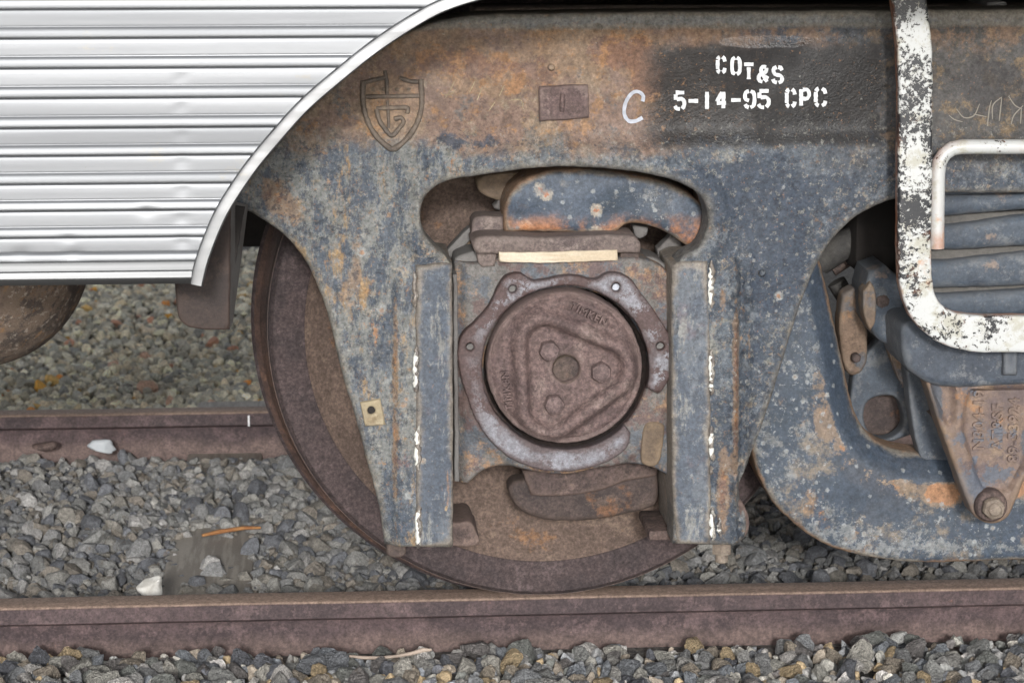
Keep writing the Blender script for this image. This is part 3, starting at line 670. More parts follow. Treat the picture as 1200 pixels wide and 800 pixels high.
BV = BVHTree.FromPolygons([v.co[:] for v in frame_me.vertices], [list(p.vertices) for p in frame_me.polygons])
def on_face(x, y, out=.0012, Y=YF0):
    """point on the carved face of the frame below the survey mark (x, y)."""
    yy = Y
    for _ in range(3):
        p = W(x, y, yy); hit = BV.ray_cast(Vector((p[0], -1, p[2])), Vector((0, 1, 0)))[0]
        if hit is None: break
        yy = hit.y
    p = W(x, y, yy-out); return p
BEAM = [(1400, 150, 1), (1200, 150), (900, 148), (700, 140), (560, 150), (480, 165), (420, 170), (350, 200), (296, 222, 1)]
beam = link('beam_box', relief([(x, y+3, *r) for x, y, *r in TOP[:-2]]+BEAM[::-1], YF0+.05, .17, bev=.03, step=14), M['frame'], fr)
# pedestal guide plates, deep in the direction of the axle
def lplate(o, thick, mat='leg', Y=YF0-.012, name='guide_plate', bev=.006, h=None): return link(name, relief(o, Y, thick, bev=bev, step=6, h=h, lump=.0004), M[mat], fr)
lplate([(487, 311, 1), (494, 311), (520, 308), (530, 310, 1), (531, 470), (531, 640, 1), (488, 641, 1)], .21, h=lambda x, y: .004*sm(524, 505, x)-.004*sm(500, 490, x)*0)
lplate([(787, 312, 1), (796, 307), (829, 306, 1), (832, 400), (833, 637, 1), (792, 637, 1), (788, 560)], .21, h=lambda x, y: .004*sm(790, 803, x))
def bead(x, y0, y1, r, mat, n=None, name='weld_bead', wob=1.):
    n = n or max(5, int((y1-y0)/3)); pts, rr = [], []
    for k in range(n):
        t = k/(n-1); p = on_face(x+wob*random.uniform(-1, 1), y0+(y1-y0)*t, .0); p = W(*[float(q[0]) for q in PX(p)], YF0-.017+random.uniform(-.001, .001))
        pts.append(p); rr.append(r*(random.uniform(.6, 1.25) if 0 < k < n-1 else .3))
    return link(name, tube(pts, rr, 7), M[mat], fr)
for x, a, b, w in ((486, 318, 360, 0), (487, 412, 456, 1), (488.5, 505, 547, 1), (489.5, 598, 638, 1), (833, 311, 357, 1), (833, 415, 459, 1), (833, 505, 536, 1), (833, 546, 556, 0), (834, 600, 629, 1), (842, 612, 624, 1)):
    bead(x, a, b, .0036 if w else .0038, 'weldwhite' if w else 'weld')
    if w: bead(x+1.5, a-6, b+4, .0035, 'weld', wob=1.6)
# feet of the pedestals
link('pedestal_foot', relief([(535, 612, 1), (552, 612), (561, 630, 1), (561, 638), (520, 640, 1), (520, 612, 1)], YF0+.05, .12, bev=.004, step=5), M['lug'], fr)
p = W(530, 640, -.20); q = W(562, 628, -.20)
link('foot_block', box((W(500, 640, -.2)[0], -.235, W(0, 641, -.2)[2]), (W(560, 640, -.2)[0], -.10, W(0, 630, -.2)[2]), .004), M['lug'], fr)
link('foot_block', box((W(757, 640, -.2)[0], -.235, W(0, 641, -.2)[2]), (W(830, 640, -.2)[0], -.10, W(0, 629, -.2)[2]), .004), M['lug'], fr)
link('foot_lug', relief([(453, 636, 1), (476, 636, 1), (476, 649), (470, 653), (458, 653), (453, 649)], YF0+.015, .04, bev=.004, step=4), M['dark'], fr)
cornr = link('corner_block', relief([(842, 635, 1), (843, 608), (852, 592), (866, 586), (873, 593), (878, 606), (878, 622), (869, 635, 1)], YF0-.006, .12, bev=.006, step=4, lump=.0015), M['lug'], fr)
def vbolt(px, py0, py1, Y, rpx, parent, mat='nut'):
    a = W(px, py0, Y); b = W(px, py1, Y); k = np.linalg.norm(W(px+1, py0, Y)-a); r = rpx*k; v, f = [], []
    L = a[2]-b[2]
    rings = [(r, a[2], 6), (r, a[2]-L*.55, 6), (r*.62, a[2]-L*.55, 6), (r*.62, b[2]+.002, 6), (r*.4, b[2], 6)]
    for rr, z, n in rings:
        for i in range(12):
            an = math.pi/6*i+.3; hx = 1 if rr == r and i % 2 == 0 else (.88 if rr == r else 1); v.append((a[0]+rr*hx*math.cos(an), Y+rr*hx*math.sin(an), z))
    for j in range(len(rings)-1):
        for i in range(12): f.append((j*12+i, j*12+(i+1) % 12, j*12+12+(i+1) % 12, j*12+12+i))
    f.append(tuple(48+i for i in range(12)))
    me = pydata(v, f); bm = bmesh.new(); bm.from_mesh(me); bmesh.ops.recalc_face_normals(bm, faces=bm.faces); bm.to_mesh(me); bm.free()
    return link('nut_and_bolt', autosmooth(me, 30), M[mat], parent)
vbolt(846, 634, 659, -.285, 12, fr)
# square nut welded to the left web, the worn plate with its upright mark, lettering
sq = link('square_nut', relief([(422, 472, 1), (446, 467, 1), (452, 498, 1), (428, 500, 1)], YF0-.007, .02, holes=[circ(435, 481, 4.8, 14)], bev=.003, step=4), M['yellow'], fr)
link('nut_hole_shade', lathe([(0, .004), (.0075, .004), (.0075, .006), (0, .006)], W(435, 481, YF0-.006)), M['under'], sq)  # dark disc stands in for the shade inside the hole
npl = link('number_plate', relief([(632, 102, 1), (660, 100.5), (689, 100, 1), (691, 138, 1), (660, 141), (632, 142, 1)], YF0-.005, .02, bev=.004, step=5, lump=.0004), M['cap'], fr)
link('raised_mark', tube([W(659.5, 110, YF0-.0055), W(659, 120, YF0-.0058), W(658.5, 131, YF0-.0055)], [.0035, .0042, .0035], 8), M['cap'], npl)

def ribbon(pts, wpx, mat, name, parent, out=.0012, step=2.5, taper=False, wob=0):
    q = resample(pts, step, closed=False); T = np.gradient(q, axis=0); T /= np.linalg.norm(T, axis=1)[:, None]+1e-9
    v, f = [], []
    for i, (a, t) in enumerate(zip(q, T)):
        w = wpx/2*(1+wob*random.uniform(-1, 1))*((.5+.5*math.sin(math.pi*i/(len(q)-1))) if taper else 1)
        for s in (-1, 1):
            e = a+s*w*np.array([-t[1], t[0]]); v.append(on_face(e[0], e[1], out)); 
    for i in range(len(q)-1): f.append((2*i, 2*i+1, 2*i+3, 2*i+2))
    n = len(v); v += [p+np.array([0, .001, 0]) for p in v]
    f += [tuple(n+k for k in t[::-1]) for t in f]
    return v, f
def strokes(name, lines, wpx, mat, parent, **kw):
    V, F = [], []
    for l in lines:
        v, f = ribbon(l, wpx, mat, name, parent, **kw); F += [tuple(k+len(V) for k in t) for t in f]; V += v
    return link(name, pydata(V, F), M[mat], parent)
GL = {'C': [[(0, .2, 1), (0, .8, 1)], [(.28, .0), (.15, .03), (.02, .16)], [(.02, .84), (.15, .97), (.28, 1)], [(.62, 0), (.85, .1), (.95, .3)], [(.62, 1), (.85, .92), (.95, .72)]],
      'O': [[(.38, 0), (.1, .08), (0, .3), (0, .7), (.1, .92), (.38, 1)], [(.62, 0), (.9, .08), (1, .3), (1, .7), (.9, .92), (.62, 1)]],
      'T': [[(0, .04, 1), (1, .04, 1)], [(.5, .24, 1), (.5, 1, 1)]],
      '&': [[(.8, 0), (.45, -.02), (.25, .2), (.4, .42), (.9, 1)], [(.3, .45), (.02, .65), (.1, .95), (.4, 1)], [(.62, .95), (.95, .6)], [(.85, .05), (.8, .28), (.6, .4)]],
      'S': [[(.95, .2), (.8, .03), (.55, 0)], [(.38, 0), (.1, .08), (.05, .3), (.2, .46), (.8, .56), (.97, .75), (.85, .95), (.6, 1)], [(.4, 1), (.1, .95), (0, .78)]],
      '5': [[(.08, .04, 1), (.98, .04, 1)], [(.08, .14, 1), (.08, .46, 1)], [(.2, .44), (.7, .4), (.97, .55), (.97, .8), (.75, .98)], [(.52, 1), (.2, .98), (.0, .82)]],
      '1': [[(.5, 0, 1), (.5, 1, 1)]], '-': [[(0, .5, 1), (1, .5, 1)]],
      '4': [[(.7, 0, 1), (.7, .6, 1)], [(.55, .02, 1), (.02, .6, 1)], [(0, .68, 1), (.98, .68, 1)], [(.7, .8, 1), (.7, 1, 1)]],
      '9': [[(.42, 0), (.1, .08), (0, .3), (.1, .52), (.42, .58)], [(.62, 0), (.9, .08), (1, .3), (1, .7), (.85, .93), (.6, 1)], [(.4, 1), (.15, .95), (.03, .82)]],
      'P': [[(.08, 0, 1), (.08, 1, 1)], [(.3, .02), (.8, .02), (1, .2), (1, .4), (.8, .56), (.3, .57)]]}
def glyph(ch, x0, x1, y0, y1, w=4.4):
    ln = [[(x0+2+(p[0])*(x1-x0-4), y0+2+p[1]*(y1-y0-4))+tuple(p[2:]) for p in l] for l in GL[ch]]
    return strokes('letter', ln, w, 'stencil', fr, out=.0022, wob=.12)
for g in (('C', 839, 852, 65, 87), ('O', 856, 869, 66, 89), ('T', 870, 885, 73, 95), ('&', 887, 902, 77, 98), ('S', 904, 919, 77, 99), ('5', 789, 804, 106, 130), ('-', 805, 820, 108, 129), ('1', 822, 835, 106, 130), ('4', 838, 853, 106, 129), ('-', 855, 870, 107, 128), ('9', 871, 886, 105, 128), ('5', 887, 903, 104, 128), ('C', 920, 934, 103, 127), ('P', 936, 950, 103, 126), ('C', 954, 970, 102, 126)):
    glyph(*g)
strokes('chalk_letter', [[(753, 119), (754, 113), (749, 108), (743, 108), (736, 115), (732, 125), (732, 135), (737, 142), (745, 142), (753, 138)]], 4.2, 'chalk', fr, out=.0016, wob=.1)
strokes('scratch_marks', [[(1112, 135), (1118, 140), (1128, 143)], [(1121, 128), (1130, 138), (1141, 136), (1148, 122)], [(1141, 134), (1156, 137)], [(1157, 148), (1160, 125), (1162, 118)], [(1163, 140), (1164, 123), (1174, 114)], [(1171, 142), (1174, 115)], [(1182, 113), (1190, 124), (1198, 128)], [(1185, 146), (1188, 136), (1199, 124)], [(1196, 145), (1197, 128)]], 1.3, 'scratch', fr, taper=True)
strokes('scratch_marks', [[(522, 115), (529, 103), (533, 95)], [(515, 110), (527, 111), (534, 105)], [(550, 109), (557, 95)], [(559, 118), (565, 103)], [(585, 113), (591, 100)], [(597, 118), (603, 117), (611, 118), (613, 128)], [(573, 130), (580, 120)]], 1.2, 'yellow', fr, taper=True)
# cast shield emblem
em = []
def raised(pts, wpx, closed=False):
    q = resample(pts, 3, closed=closed); k = np.linalg.norm(W(461, 130, YF0)-W(460, 130, YF0))
    P = [on_face(x, y, .0022) for x, y in q]; n = len(P); return tube(P, [wpx*k*random.uniform(.85, 1.12) for _ in P], 8)
SH = [[(427, 97, 1), (437, 94), (452, 91, 1)], [(468, 91, 1), (479, 95), (490, 96, 1)], [(426, 95, 1), (425, 112), (427, 130), (433, 147), (443, 162), (453, 171), (460, 175), (470, 169), (482, 156), (490, 141), (494, 124), (494, 108), (493, 93, 1)], [(429, 113.5, 1), (491, 112.5, 1)],
      [(441, 127, 1), (462, 126.5), (478, 127), (477, 133, 1)], [(441, 128, 1), (445, 142), (451, 151), (459, 159), (468, 150), (473, 143), (470, 138), (462, 140, 1)]]
emb = link('emblem', raised(SH[2], 3.3), M['emblem'], fr)
for s in (0, 1, 3): link('emblem_line', raised(SH[s], 2.6), M['emblem'], emb)
for s in (4, 5): link('emblem_letter', raised(SH[s], 2.8), M['emblem'], emb)
link('emblem_line', raised([(451, 83, 1), (453, 95), (453.5, 112, 1)], 2.2), M['emblem'], emb)
link('emblem_line', raised([(454, 118, 1), (455, 135), (455.5, 150, 1)], 1.9), M['emblem'], emb)
for x in (437, 449.5, 465.5, 479):
    q = []
    for k in range(10):
        a = math.pi/5*k; rr = 3.6 if k % 2 == 0 else 1.8; q.append((x+rr*math.sin(a), 105-rr*math.cos(a), 1))
    link('emblem_star', relief(q, on_face(x, 105)[1]-.002, .006, bev=.0012, step=3), M['emblem'], emb)
# rows of casting flaws and bolt-like lumps on the rust
def lump_on(x, y, r, mat='frame'):
    P = on_face(x, y, .0); return link('casting_lump', lathe([(0, -.0035), (r*.6, -.003), (r, 0.0), (r, .004)], P, n=14), M[mat], fr)
for x, y, r in ((700, 33, .008), (646, 79, .006), (893, 320, .006)): lump_on(x, y, r)

# the frame on the far side of the truck, same casting turned round
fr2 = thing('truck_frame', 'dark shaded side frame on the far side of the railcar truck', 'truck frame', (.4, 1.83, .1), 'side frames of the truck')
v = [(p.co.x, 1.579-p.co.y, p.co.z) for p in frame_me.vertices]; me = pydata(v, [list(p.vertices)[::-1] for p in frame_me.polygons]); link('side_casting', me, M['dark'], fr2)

# ------------------------------------------------------------------ bearing box in the pedestal
YB = -.255
jb = thing('bearing_box', 'rusty roller bearing box with round cap held between the pedestal legs', 'bearing box', (0, -.2, .3))
HS = [(566, 309), (584, 304), (640, 303), (700, 303), (752, 303), (768, 308), (780, 316), (787, 326), (788, 400), (788, 556, 1), (782, 558), (770, 551), (752, 546), (730, 545), (700, 549), (663, 556), (625, 552), (592, 547), (572, 551), (558, 559), (548, 568), (537, 568, 1), (533, 480), (533, 330), (534, 309, 1)]
def hs_h(px, py):
    h = -.014*sm(548, 538, px)*sm(300, 320, py)
    h += -.012*sm(600, 575, px)*sm(345, 318, py)
    h += -.006*sm(752, 772, px)*sm(380, 330, py)
    r = np.hypot(px-663, (py-432)*1.02); h -= .008*sm(128, 136, r)*sm(450, 500, py)
    return h
housing = link('housing', relief(HS, YB, .14, holes=[circ(663, 431, 96, 60, 94)], bev=.006, h=hs_h, step=6, grid=6, lump=.0005), M['box'], jb)
RING_OUT = [(762, 456, 1), (772, 461), (784, 444), (791, 422), (789, 402), (781, 386), (768, 366), (752, 345), (742, 330), (728, 321), (713, 320), (698, 328), (678, 324), (655, 324), (638, 328), (624, 329), (610, 321), (594, 324), (583, 338), (574, 357), (556, 378), (542, 392), (537, 408), (538, 432), (546, 462), (558, 492), (574, 516), (596, 536), (628, 549), (660, 553), (690, 549), (716, 539), (735, 524), (739, 508, 1)]
a0, a1 = math.atan2(508-431, 739-663), math.atan2(456-431, 762-663)
RING_IN = [(663+98*math.cos(a), 431+96*math.sin(a)) for a in np.linspace(a0, a1+2*math.pi, 60)]
RING_IN = [RING_IN[0]+(1,)]+RING_IN[1:-1]+[RING_IN[-1]+(1,)]
ring = link('retaining_ring', relief(RING_OUT+RING_IN, YB-.02, .024, holes=[circ(601, 339, 4.6, 14), circ(722, 337, 5, 14), circ(551, 407, 4.6, 14), circ(774, 406, 4.6, 14)], bev=.004, step=5, grid=7, lump=.0006), M['ring'], jb)
for x, y in ((601, 339), (722, 337), (551, 407), (774, 406)):
    link('bolt_end', lathe([(0, 0), (.0058, 0.0005), (.0062, .003), (.0062, .01)], W(x, y, YB-.008), n=14), M['grey'] if x != 722 else M['chalk'], ring)
kpx = np.linalg.norm(W(663, 430, -.28)-W(662, 430, -.28))
cc = W(662, 431, -.28); RC = 93*kpx
link('bearing_bore', lathe([(98*kpx, .02), (98*kpx, .04), (RC*.97, .06), (RC*.97, .12), (0, .12)], cc, n=80), M['dark'], jb)
# cap: disc with a raised rounded triangle
def sdtri(px, py, T):
    P = np.stack([px, py], 1); T = np.array(T, float); d = np.full(len(P), 1e9); ins = np.ones(len(P), bool)
    for i in range(3):
        a, b = T[i], T[(i+1) % 3]; ab = b-a; q = P-a; t = np.clip((q@ab)/(ab@ab), 0, 1); d = np.minimum(d, np.linalg.norm(q-t[:, None]*ab, axis=1))
        ins &= (ab[0]*q[:, 1]-ab[1]*q[:, 0]) >= 0
    return np.where(ins, -d, d)
TRI = [(639, 402), (706, 430), (643, 476)]
def cap_h(px, py):
    s = sdtri(px, py, TRI); r = np.hypot(px-662, (py-431)*1.03)
    pad = sm(44, 34, s)
    cut = sm(-3, 6, (px-720)*.62+(py-478)*.78)                        # flat machined into the lower right
    h = .015*pad*(1-.8*cut*sm(24, 30, s))-.017*sm(26, 18, s)
    h += .005*np.exp(-((r-78)/6)**2)*sm(420, 390, py)+.004*np.exp(-((s-30)/6.)**2)-.006*np.exp(-((r-86)/2.2)**2)
    return h
cap = link('end_cap', relief(circ(662, 431, 91, 72, 89), -.30, .05, holes=[circ(664, 432.5, 15.5, 28)], bev=.008, h=cap_h, step=5, grid=3.6, lump=.0002), M['cap'], jb)
link('cap_recess', lathe([(0, .034), (.008, .032), (.01, .026), (.016, .03), (.020, .03), (.0212, -.002)], W(664, 432.5, -.295), n=30), M['recess'], cap)
link('recess_stud', lathe([(0, -.006), (.007, -.005), (.0085, .0), (.0085, .014)], W(661, 430, -.272), n=14), M['nut'], cap)
for x, y, s in ((643, 409.5, .2), (703.5, 434.5, .5), (649, 472.5, .1)):
    link('cap_bolt', hexbolt(W(x, y, -.297), 12.6*kpx, .02, s), M['capbolt'], cap)
def cast_text(s, x, y, ang, hpx, Y, mat, parent, name='cast_letters', depth=.0012):
    k = np.linalg.norm(W(x+1, y, Y)-W(x, y, Y)); me = text_mesh(s, hpx*k*1.38, depth); p = W(x, y, Y)
    me.transform(Matrix.Translation(Vector(p)) @ Matrix.Rotation(-ang, 4, 'Y') @ Matrix.Rotation(math.pi/2, 4, 'X')); me.materials.clear(); return link(name, me, M[mat], parent, smooth=False)
cast_text('TIMKEN', 601, 480, math.radians(97), 9, -.303, 'cap', cap, depth=.0032)
cast_text('TIMKEN', 667, 361, math.radians(-27), 9, -.309, 'cap', cap, depth=.0032)
# loose bar, packing and lugs on top of the box
link('top_bar', relief([(553, 284), (558, 279), (640, 278), (745, 278), (751, 284), (751, 297, 1), (558, 298, 1)], YB-.01, .095, bev=.007, step=6, lump=.0006), M['bar'], jb)
link('bar_lug', relief([(553, 262), (558, 255), (590, 254, 1), (590, 285, 1), (553, 285, 1)], YB+.06, .06, bev=.006, step=5), M['bar'], jb)
link('bar_leg', relief([(558, 290, 1), (584, 290, 1), (580, 312, 1), (564, 312), (560, 306)], YB+.006, .06, bev=.003, step=4), M['bar'], jb)
link('bar_leg', relief([(726, 290, 1), (749, 290, 1), (750, 308, 1), (727, 308, 1)], YB+.006, .06, bev=.003, step=4), M['dark'], jb)
link('box_shoulder', relief([(532, 322, 1), (534, 303), (548, 296), (575, 292), (590, 300, 1), (590, 326, 1)], YB+.03, .08, bev=.006, step=5), M['grey'], jb)
link('box_shoulder', relief([(745, 304, 1), (764, 301), (782, 312), (788, 322), (788, 340, 1), (745, 340, 1)], YB+.03, .08, bev=.006, step=5), M['grey'], jb)
link('side_liner', relief([(531, 322, 1), (536, 322, 1), (538, 564, 1), (533, 564, 1)], YB-.012, .1, bev=.002, step=8), M['grey'], jb)
link('side_liner', relief([(785, 335, 1), (789, 335, 1), (789, 545, 1), (785, 545, 1)], YB-.008, .1, bev=.0015, step=8), M['leg'], jb)
link('inspection_tag', relief([(756, 498), (764, 494), (778, 499), (778, 515), (773, 540), (765, 547), (753, 543), (752, 525)], YB-.004, .012, bev=.004, step=4, lump=.0012), M['tan'], jb)
tag(link('wood_shim', relief([(585, 296, 1), (655, 295), (723, 293, 1), (724, 305, 1), (650, 308), (586, 307, 1)], YB-.013, .07, bev=.0015, step=6), M['wood']), 'pale strip of new pine wedged under the bar on top of the bearing box', 'wood strip')
lug = thing('curved_shoe', 'rusty curved shoe hanging below the bearing box in front of the wheel', 'brake shoe', W(690, 610, -.12))
link('shoe', relief([(596, 574), (602, 565), (615, 562), (612, 556, 1), (700, 545), (770, 536, 1), (772, 580, 1), (768, 592), (735, 603), (690, 610), (650, 611), (625, 606), (606, 594)], -.13, .05, bev=.01, step=5, lump=.0008), M['dark'], lug)
link('shoe_liner', relief([(612, 552, 1), (700, 540), (770, 535, 1), (770, 556), (735, 564), (700, 576), (655, 582), (622, 581, 1)], -.142, .03, bev=.006, step=5, lump=.0008), M['lug'], lug)

# ------------------------------------------------------------------ equalizer bar
eq = thing('equalizer_bar', 'curved blue-grey equalizer bar with rust spots, dipping under the leaf springs', 'equalizer bar', W(1000, 655, -.2))
YE = -.222
link('arch_end', relief([(591, 272, 1), (591, 245), (598, 226), (614, 211), (636, 202), (664, 199), (700, 200), (750, 207), (790, 218), (818, 234), (832, 256), (834, 276), (826, 292), (815, 294), (803, 287), (785, 275), (764, 266), (745, 263), (733, 265), (722, 274, 1)], YE, .10, bev=.013, step=6, grid=7, h=lambda x, y: .004*np.sin(x*.05)*np.sin(y*.08)+.006*np.exp(-((y-236+(x-600)*.12)/14)**2)*sm(740, 640, x)), M['eqarch'], eq)
EQO = [(930, 318), (905, 385), (888, 455), (880, 510), (884, 540), (893, 566), (909, 592), (932, 615), (962, 636), (1002, 650), (1052, 658), (1120, 660), (1200, 657), (1450, 655, 1), (1450, 528, 1), (1200, 532), (1110, 537), (1062, 534), (1036, 524), (1017, 506), (1005, 482), (996, 445), (986, 398), (975, 348), (964, 306), (955, 285), (944, 290)]
eq_in = resample(EQO[14:26], 5, closed=False)
def eq_d(px, py): return np.sqrt(((np.stack([px, py], 1)[:, None]-eq_in[None])**2).sum(2)).min(1)
def eq_h(px, py): return .003*np.sin(px*.021+py*.017)*np.sin(py*.03)-.030*np.clip(1-eq_d(px, py)/27, 0, 1)
EZ = {'z_blue': lambda x, y: 1.2*sm(29, 24, eq_d(x, y))+blots((1000, 560, 60, 60, .8), (930, 480, 30, 60, .3), (1060, 600, 60, 25, .6))(x, y),
      'z_rust': lambda x, y: .85*sm(25, 30, eq_d(x, y))*sm(75, 40, eq_d(x, y))*sm(380, 480, y)+blots((1105, 580, 16, 14, 1.1), (1190, 560, 30, 20, .8))(x, y),
      'z_grey': blots((960, 622, 90, 14, .7), (1100, 642, 200, 12, .8), (905, 560, 14, 40, .5), (950, 420, 20, 60, .6))}
link('drop_bar', relief(EQO, -.215, .10, bev=.012, step=6, grid=7, h=eq_h, zones=EZ), M['eq'], eq)
link('hidden_link', relief([(820, 225, 1), (900, 262), (958, 300, 1), (930, 335, 1), (870, 300), (815, 292, 1)], YE+.012, .07, bev=.01, step=10), M['eq'], eq)

# ------------------------------------------------------------------ leaf springs and hanger casting
sp = thing('leaf_spring', 'stack of blue-grey curved steel spring leaves behind the white strap', 'leaf spring', W(1150, 372, -.2))
for t, b, t2, b2 in ((230, 254, 226, 247), (265, 294, 253, 289), (306, 338, 296, 336), (345, 374, 340, 372)):
    link('leaf', relief([(1072, t+8), (1078, t+2), (1110, t), (1200, t2), (1330, t2-8), (1450, t2-12, 1), (1450, b2-12, 1), (1330, b2-4), (1200, b2), (1110, b), (1078, b), (1072, b-8)], -.275, .09, bev=.013, step=9, lump=.0005), M['leaf'], sp)
for t, b in ((250, 268), (290, 309), (334, 349)):
    link('thin_leaf', relief([(1075, t, 1), (1120, t), (1200, t-3), (1450, t-12, 1), (1450, b-16, 1), (1200, b-6), (1130, b), (1075, b, 1)], -.252, .08, bev=.005, step=12), M['leafdark'], sp)
link('spring_seat', relief([(1120, 180, 1), (1450, 178, 1), (1450, 236, 1), (1075, 236, 1), (1075, 215), (1085, 190)], -.262, .12, bev=.01, step=10), M['leaf'], sp)

hg = thing('spring_hanger', 'rusty tapered hanger casting with raised numbers, bolted over the equalizer bar', 'hanger casting', W(1160, 610, -.3))
link('hanger_block', relief([(1057, 392), (1060, 380), (1072, 376), (1200, 374), (1450, 374, 1), (1450, 452, 1), (1200, 452), (1118, 455), (1095, 452), (1078, 444), (1062, 430)], -.332, .15, bev=.012, step=7, lump=.0008), M['hangblue'], hg)
HG = [(1082, 436, 1), (1130, 432), (1200, 432), (1240, 432, 1), (1232, 470), (1216, 525), (1190, 590), (1182, 606), (1162, 614), (1143, 606), (1134, 588), (1118, 545), (1102, 500), (1090, 462)]
IN1 = np.array([W(x, y, -.325)[[0, 2]] for x, y in resample([(1136, 456, 1), (1190, 453), (1228, 456, 1), (1222, 490), (1206, 535), (1184, 574), (1162, 578), (1149, 572), (1138, 540), (1128, 505), (1130, 478)], 5)])
IN2 = np.array([W(x, y, -.325)[[0, 2]] for x, y in resample([(1088, 446, 1), (1116, 447), (1120, 458), (1117, 500), (1109, 498)], 5)])
def hg_h(px, py):
    P = np.array([W(a, b, -.325)[[0, 2]] for a, b in zip(px, py)])
    d1 = seg_dist(P, [IN1])*np.where(inside(P, IN1), 1, -1); d2 = seg_dist(P, [IN2])*np.where(inside(P, IN2), 1, -1)
    return -.012*sm(-.001, .006, d1)-.012*sm(-.001, .006, d2)
casting = link('hanger_plate', relief(HG, -.325, .05, bev=.007, step=6, grid=4.5, h=hg_h, lump=.0005, zones={'z_blue': blots((1098, 470, 14, 30, 1.2), (1210, 520, 14, 40, 1.), (1165, 560, 14, 8, .5))}), M['hanger'], hg)
for s, x, y in (('N304-19', 1152, 527), ('AT&SF', 1174, 527), ('89-53924', 1193, 541)):
    cast_text(s, x, y, math.radians(91), 13, -.314, 'hanger', casting, depth=.0026)
bc = W(1161, 592, -.33)
bs = link('bolt_boss', lathe([(0, -.008), (.022, -.008), (.025, -.005), (.026, 0), (.026, .03)], bc, n=40), M['lug'], hg)
link('hex_nut', hexbolt(bc+np.array([0, -.012, 0]), .0185, .014, .3), M['nut'], bs)
link('bolt_end', lathe([(0, -.03), (.0085, -.03), (.0105, -.028), (.0105, -.012)], bc, n=20), M['nut'], bs)
link('block_stud', relief([(1176, 410, 1), (1193, 410, 1), (1193, 440, 1), (1176, 440, 1)], -.345, .05, bev=.005, step=4), M['hangblue'], hg)
link('edge_strip', relief([(1186, 470, 1), (1200, 462, 1), (1202, 470, 1), (1174, 568, 1), (1168, 566, 1)], -.322, .004, bev=.001, step=5), M['hangblue'], casting) if False else None

# ------------------------------------------------------------------ brake gear seen through the gap
bk = thing('brake_hanger', 'dusty brake hanger with angular head beside the equalizer bar', 'brake hanger', W(1030, 500, -.05))
link('hanger_head', relief([(1019, 318, 1), (1038, 311, 1), (1050, 322, 1), (1056, 350), (1055, 384, 1), (1042, 402, 1), (1028, 397), (1014, 374, 1), (1012, 340, 1)], -.19, .10, bev=.006, step=4, h=lambda x, y: .02*sm(1012, 1035, x)*sm(312, 330, y), lump=.002), M['leaf'], bk)
link('lever', relief([(988, 345, 1), (1003, 338), (1012, 345), (1017, 400), (1016, 425), (1008, 438), (998, 440), (990, 430), (984, 380)], -.115, .04, bev=.007, step=5), M['lever'], bk)
link('slotted_plate', relief([(1000, 440, 1), (1015, 415), (1032, 398), (1046, 402), (1056, 425), (1068, 468), (1076, 507, 1), (1010, 530, 1), (995, 490)], -.085, .03, holes=[[(1018, 470), (1034, 464), (1050, 466), (1057, 482), (1058, 500), (1046, 512), (1025, 512), (1012, 490)]], bev=.005, step=4), M['leaf'], bk)
link('plate_back', relief([(1010, 462, 1), (1040, 460), (1062, 470), (1064, 510, 1), (1000, 510, 1)], -.03, .02, bev=.004, step=6), M['dark'], bk)
link('side_web', relief([(1062, 432, 1), (1078, 440, 1), (1108, 520, 1), (1118, 540, 1), (1080, 540, 1), (1070, 500)], -.19, .04, bev=.004, step=6), M['hangblue'], hg)
link('cotter', relief([(1088, 484, 1), (1094, 480, 1), (1112, 500, 1), (1110, 508, 1)], -.235, .015, bev=.003, step=4), M['dark'], hg)
for x, y, r, Y in ((1034, 352, 9, -.196), (1002, 418, 6, -.118)):
    link('hanger_pin', hexbolt(W(x, y, Y), r*kpx*1.05, .014, .4), M['dark'], bk)
link('side_link', relief([(1036, 398, 1), (1052, 394), (1060, 410), (1072, 448), (1066, 456, 1), (1056, 448), (1044, 420)], -.15, .02, bev=.003, step=4), M['lever'], bk)
link('head_rib', relief([(1012, 342, 1), (1020, 330, 1), (1026, 340), (1026, 376), (1020, 388, 1), (1013, 372)], -.205, .04, bev=.004, step=4, lump=.001), M['lever'], bk)
link('rear_bar', tube([W(980, 330, .06), W(1010, 380, .06), W(1030, 440, .06), W(1044, 470, .06)], .016, 12), M['leafdark'], bk)
rod = thing('brake_rod', 'dusty brown brake rod and plate in the dark gap above the brake hanger', 'brake rod', W(1020, 290, 0))
link('rod', tube([W(960, 306, .02), W(990, 286, 0), (W(1030, 270, -.02)), W(1075, 264, -.03), W(1150, 262, -.03)], .024, 14), M['leafdark'], rod)
link('plate', relief([(1002, 345, 1), (1018, 308), (1040, 290), (1075, 292, 1), (1078, 330, 1), (1040, 335), (1012, 372), (998, 378, 1)], .03, .03, bev=.004, step=6), M['grey'], rod)
link('rod_arm', tube([W(975, 316, .05), W(1000, 300, .05), W(1040, 296, .05)], .012, 10), M['dark'], rod)
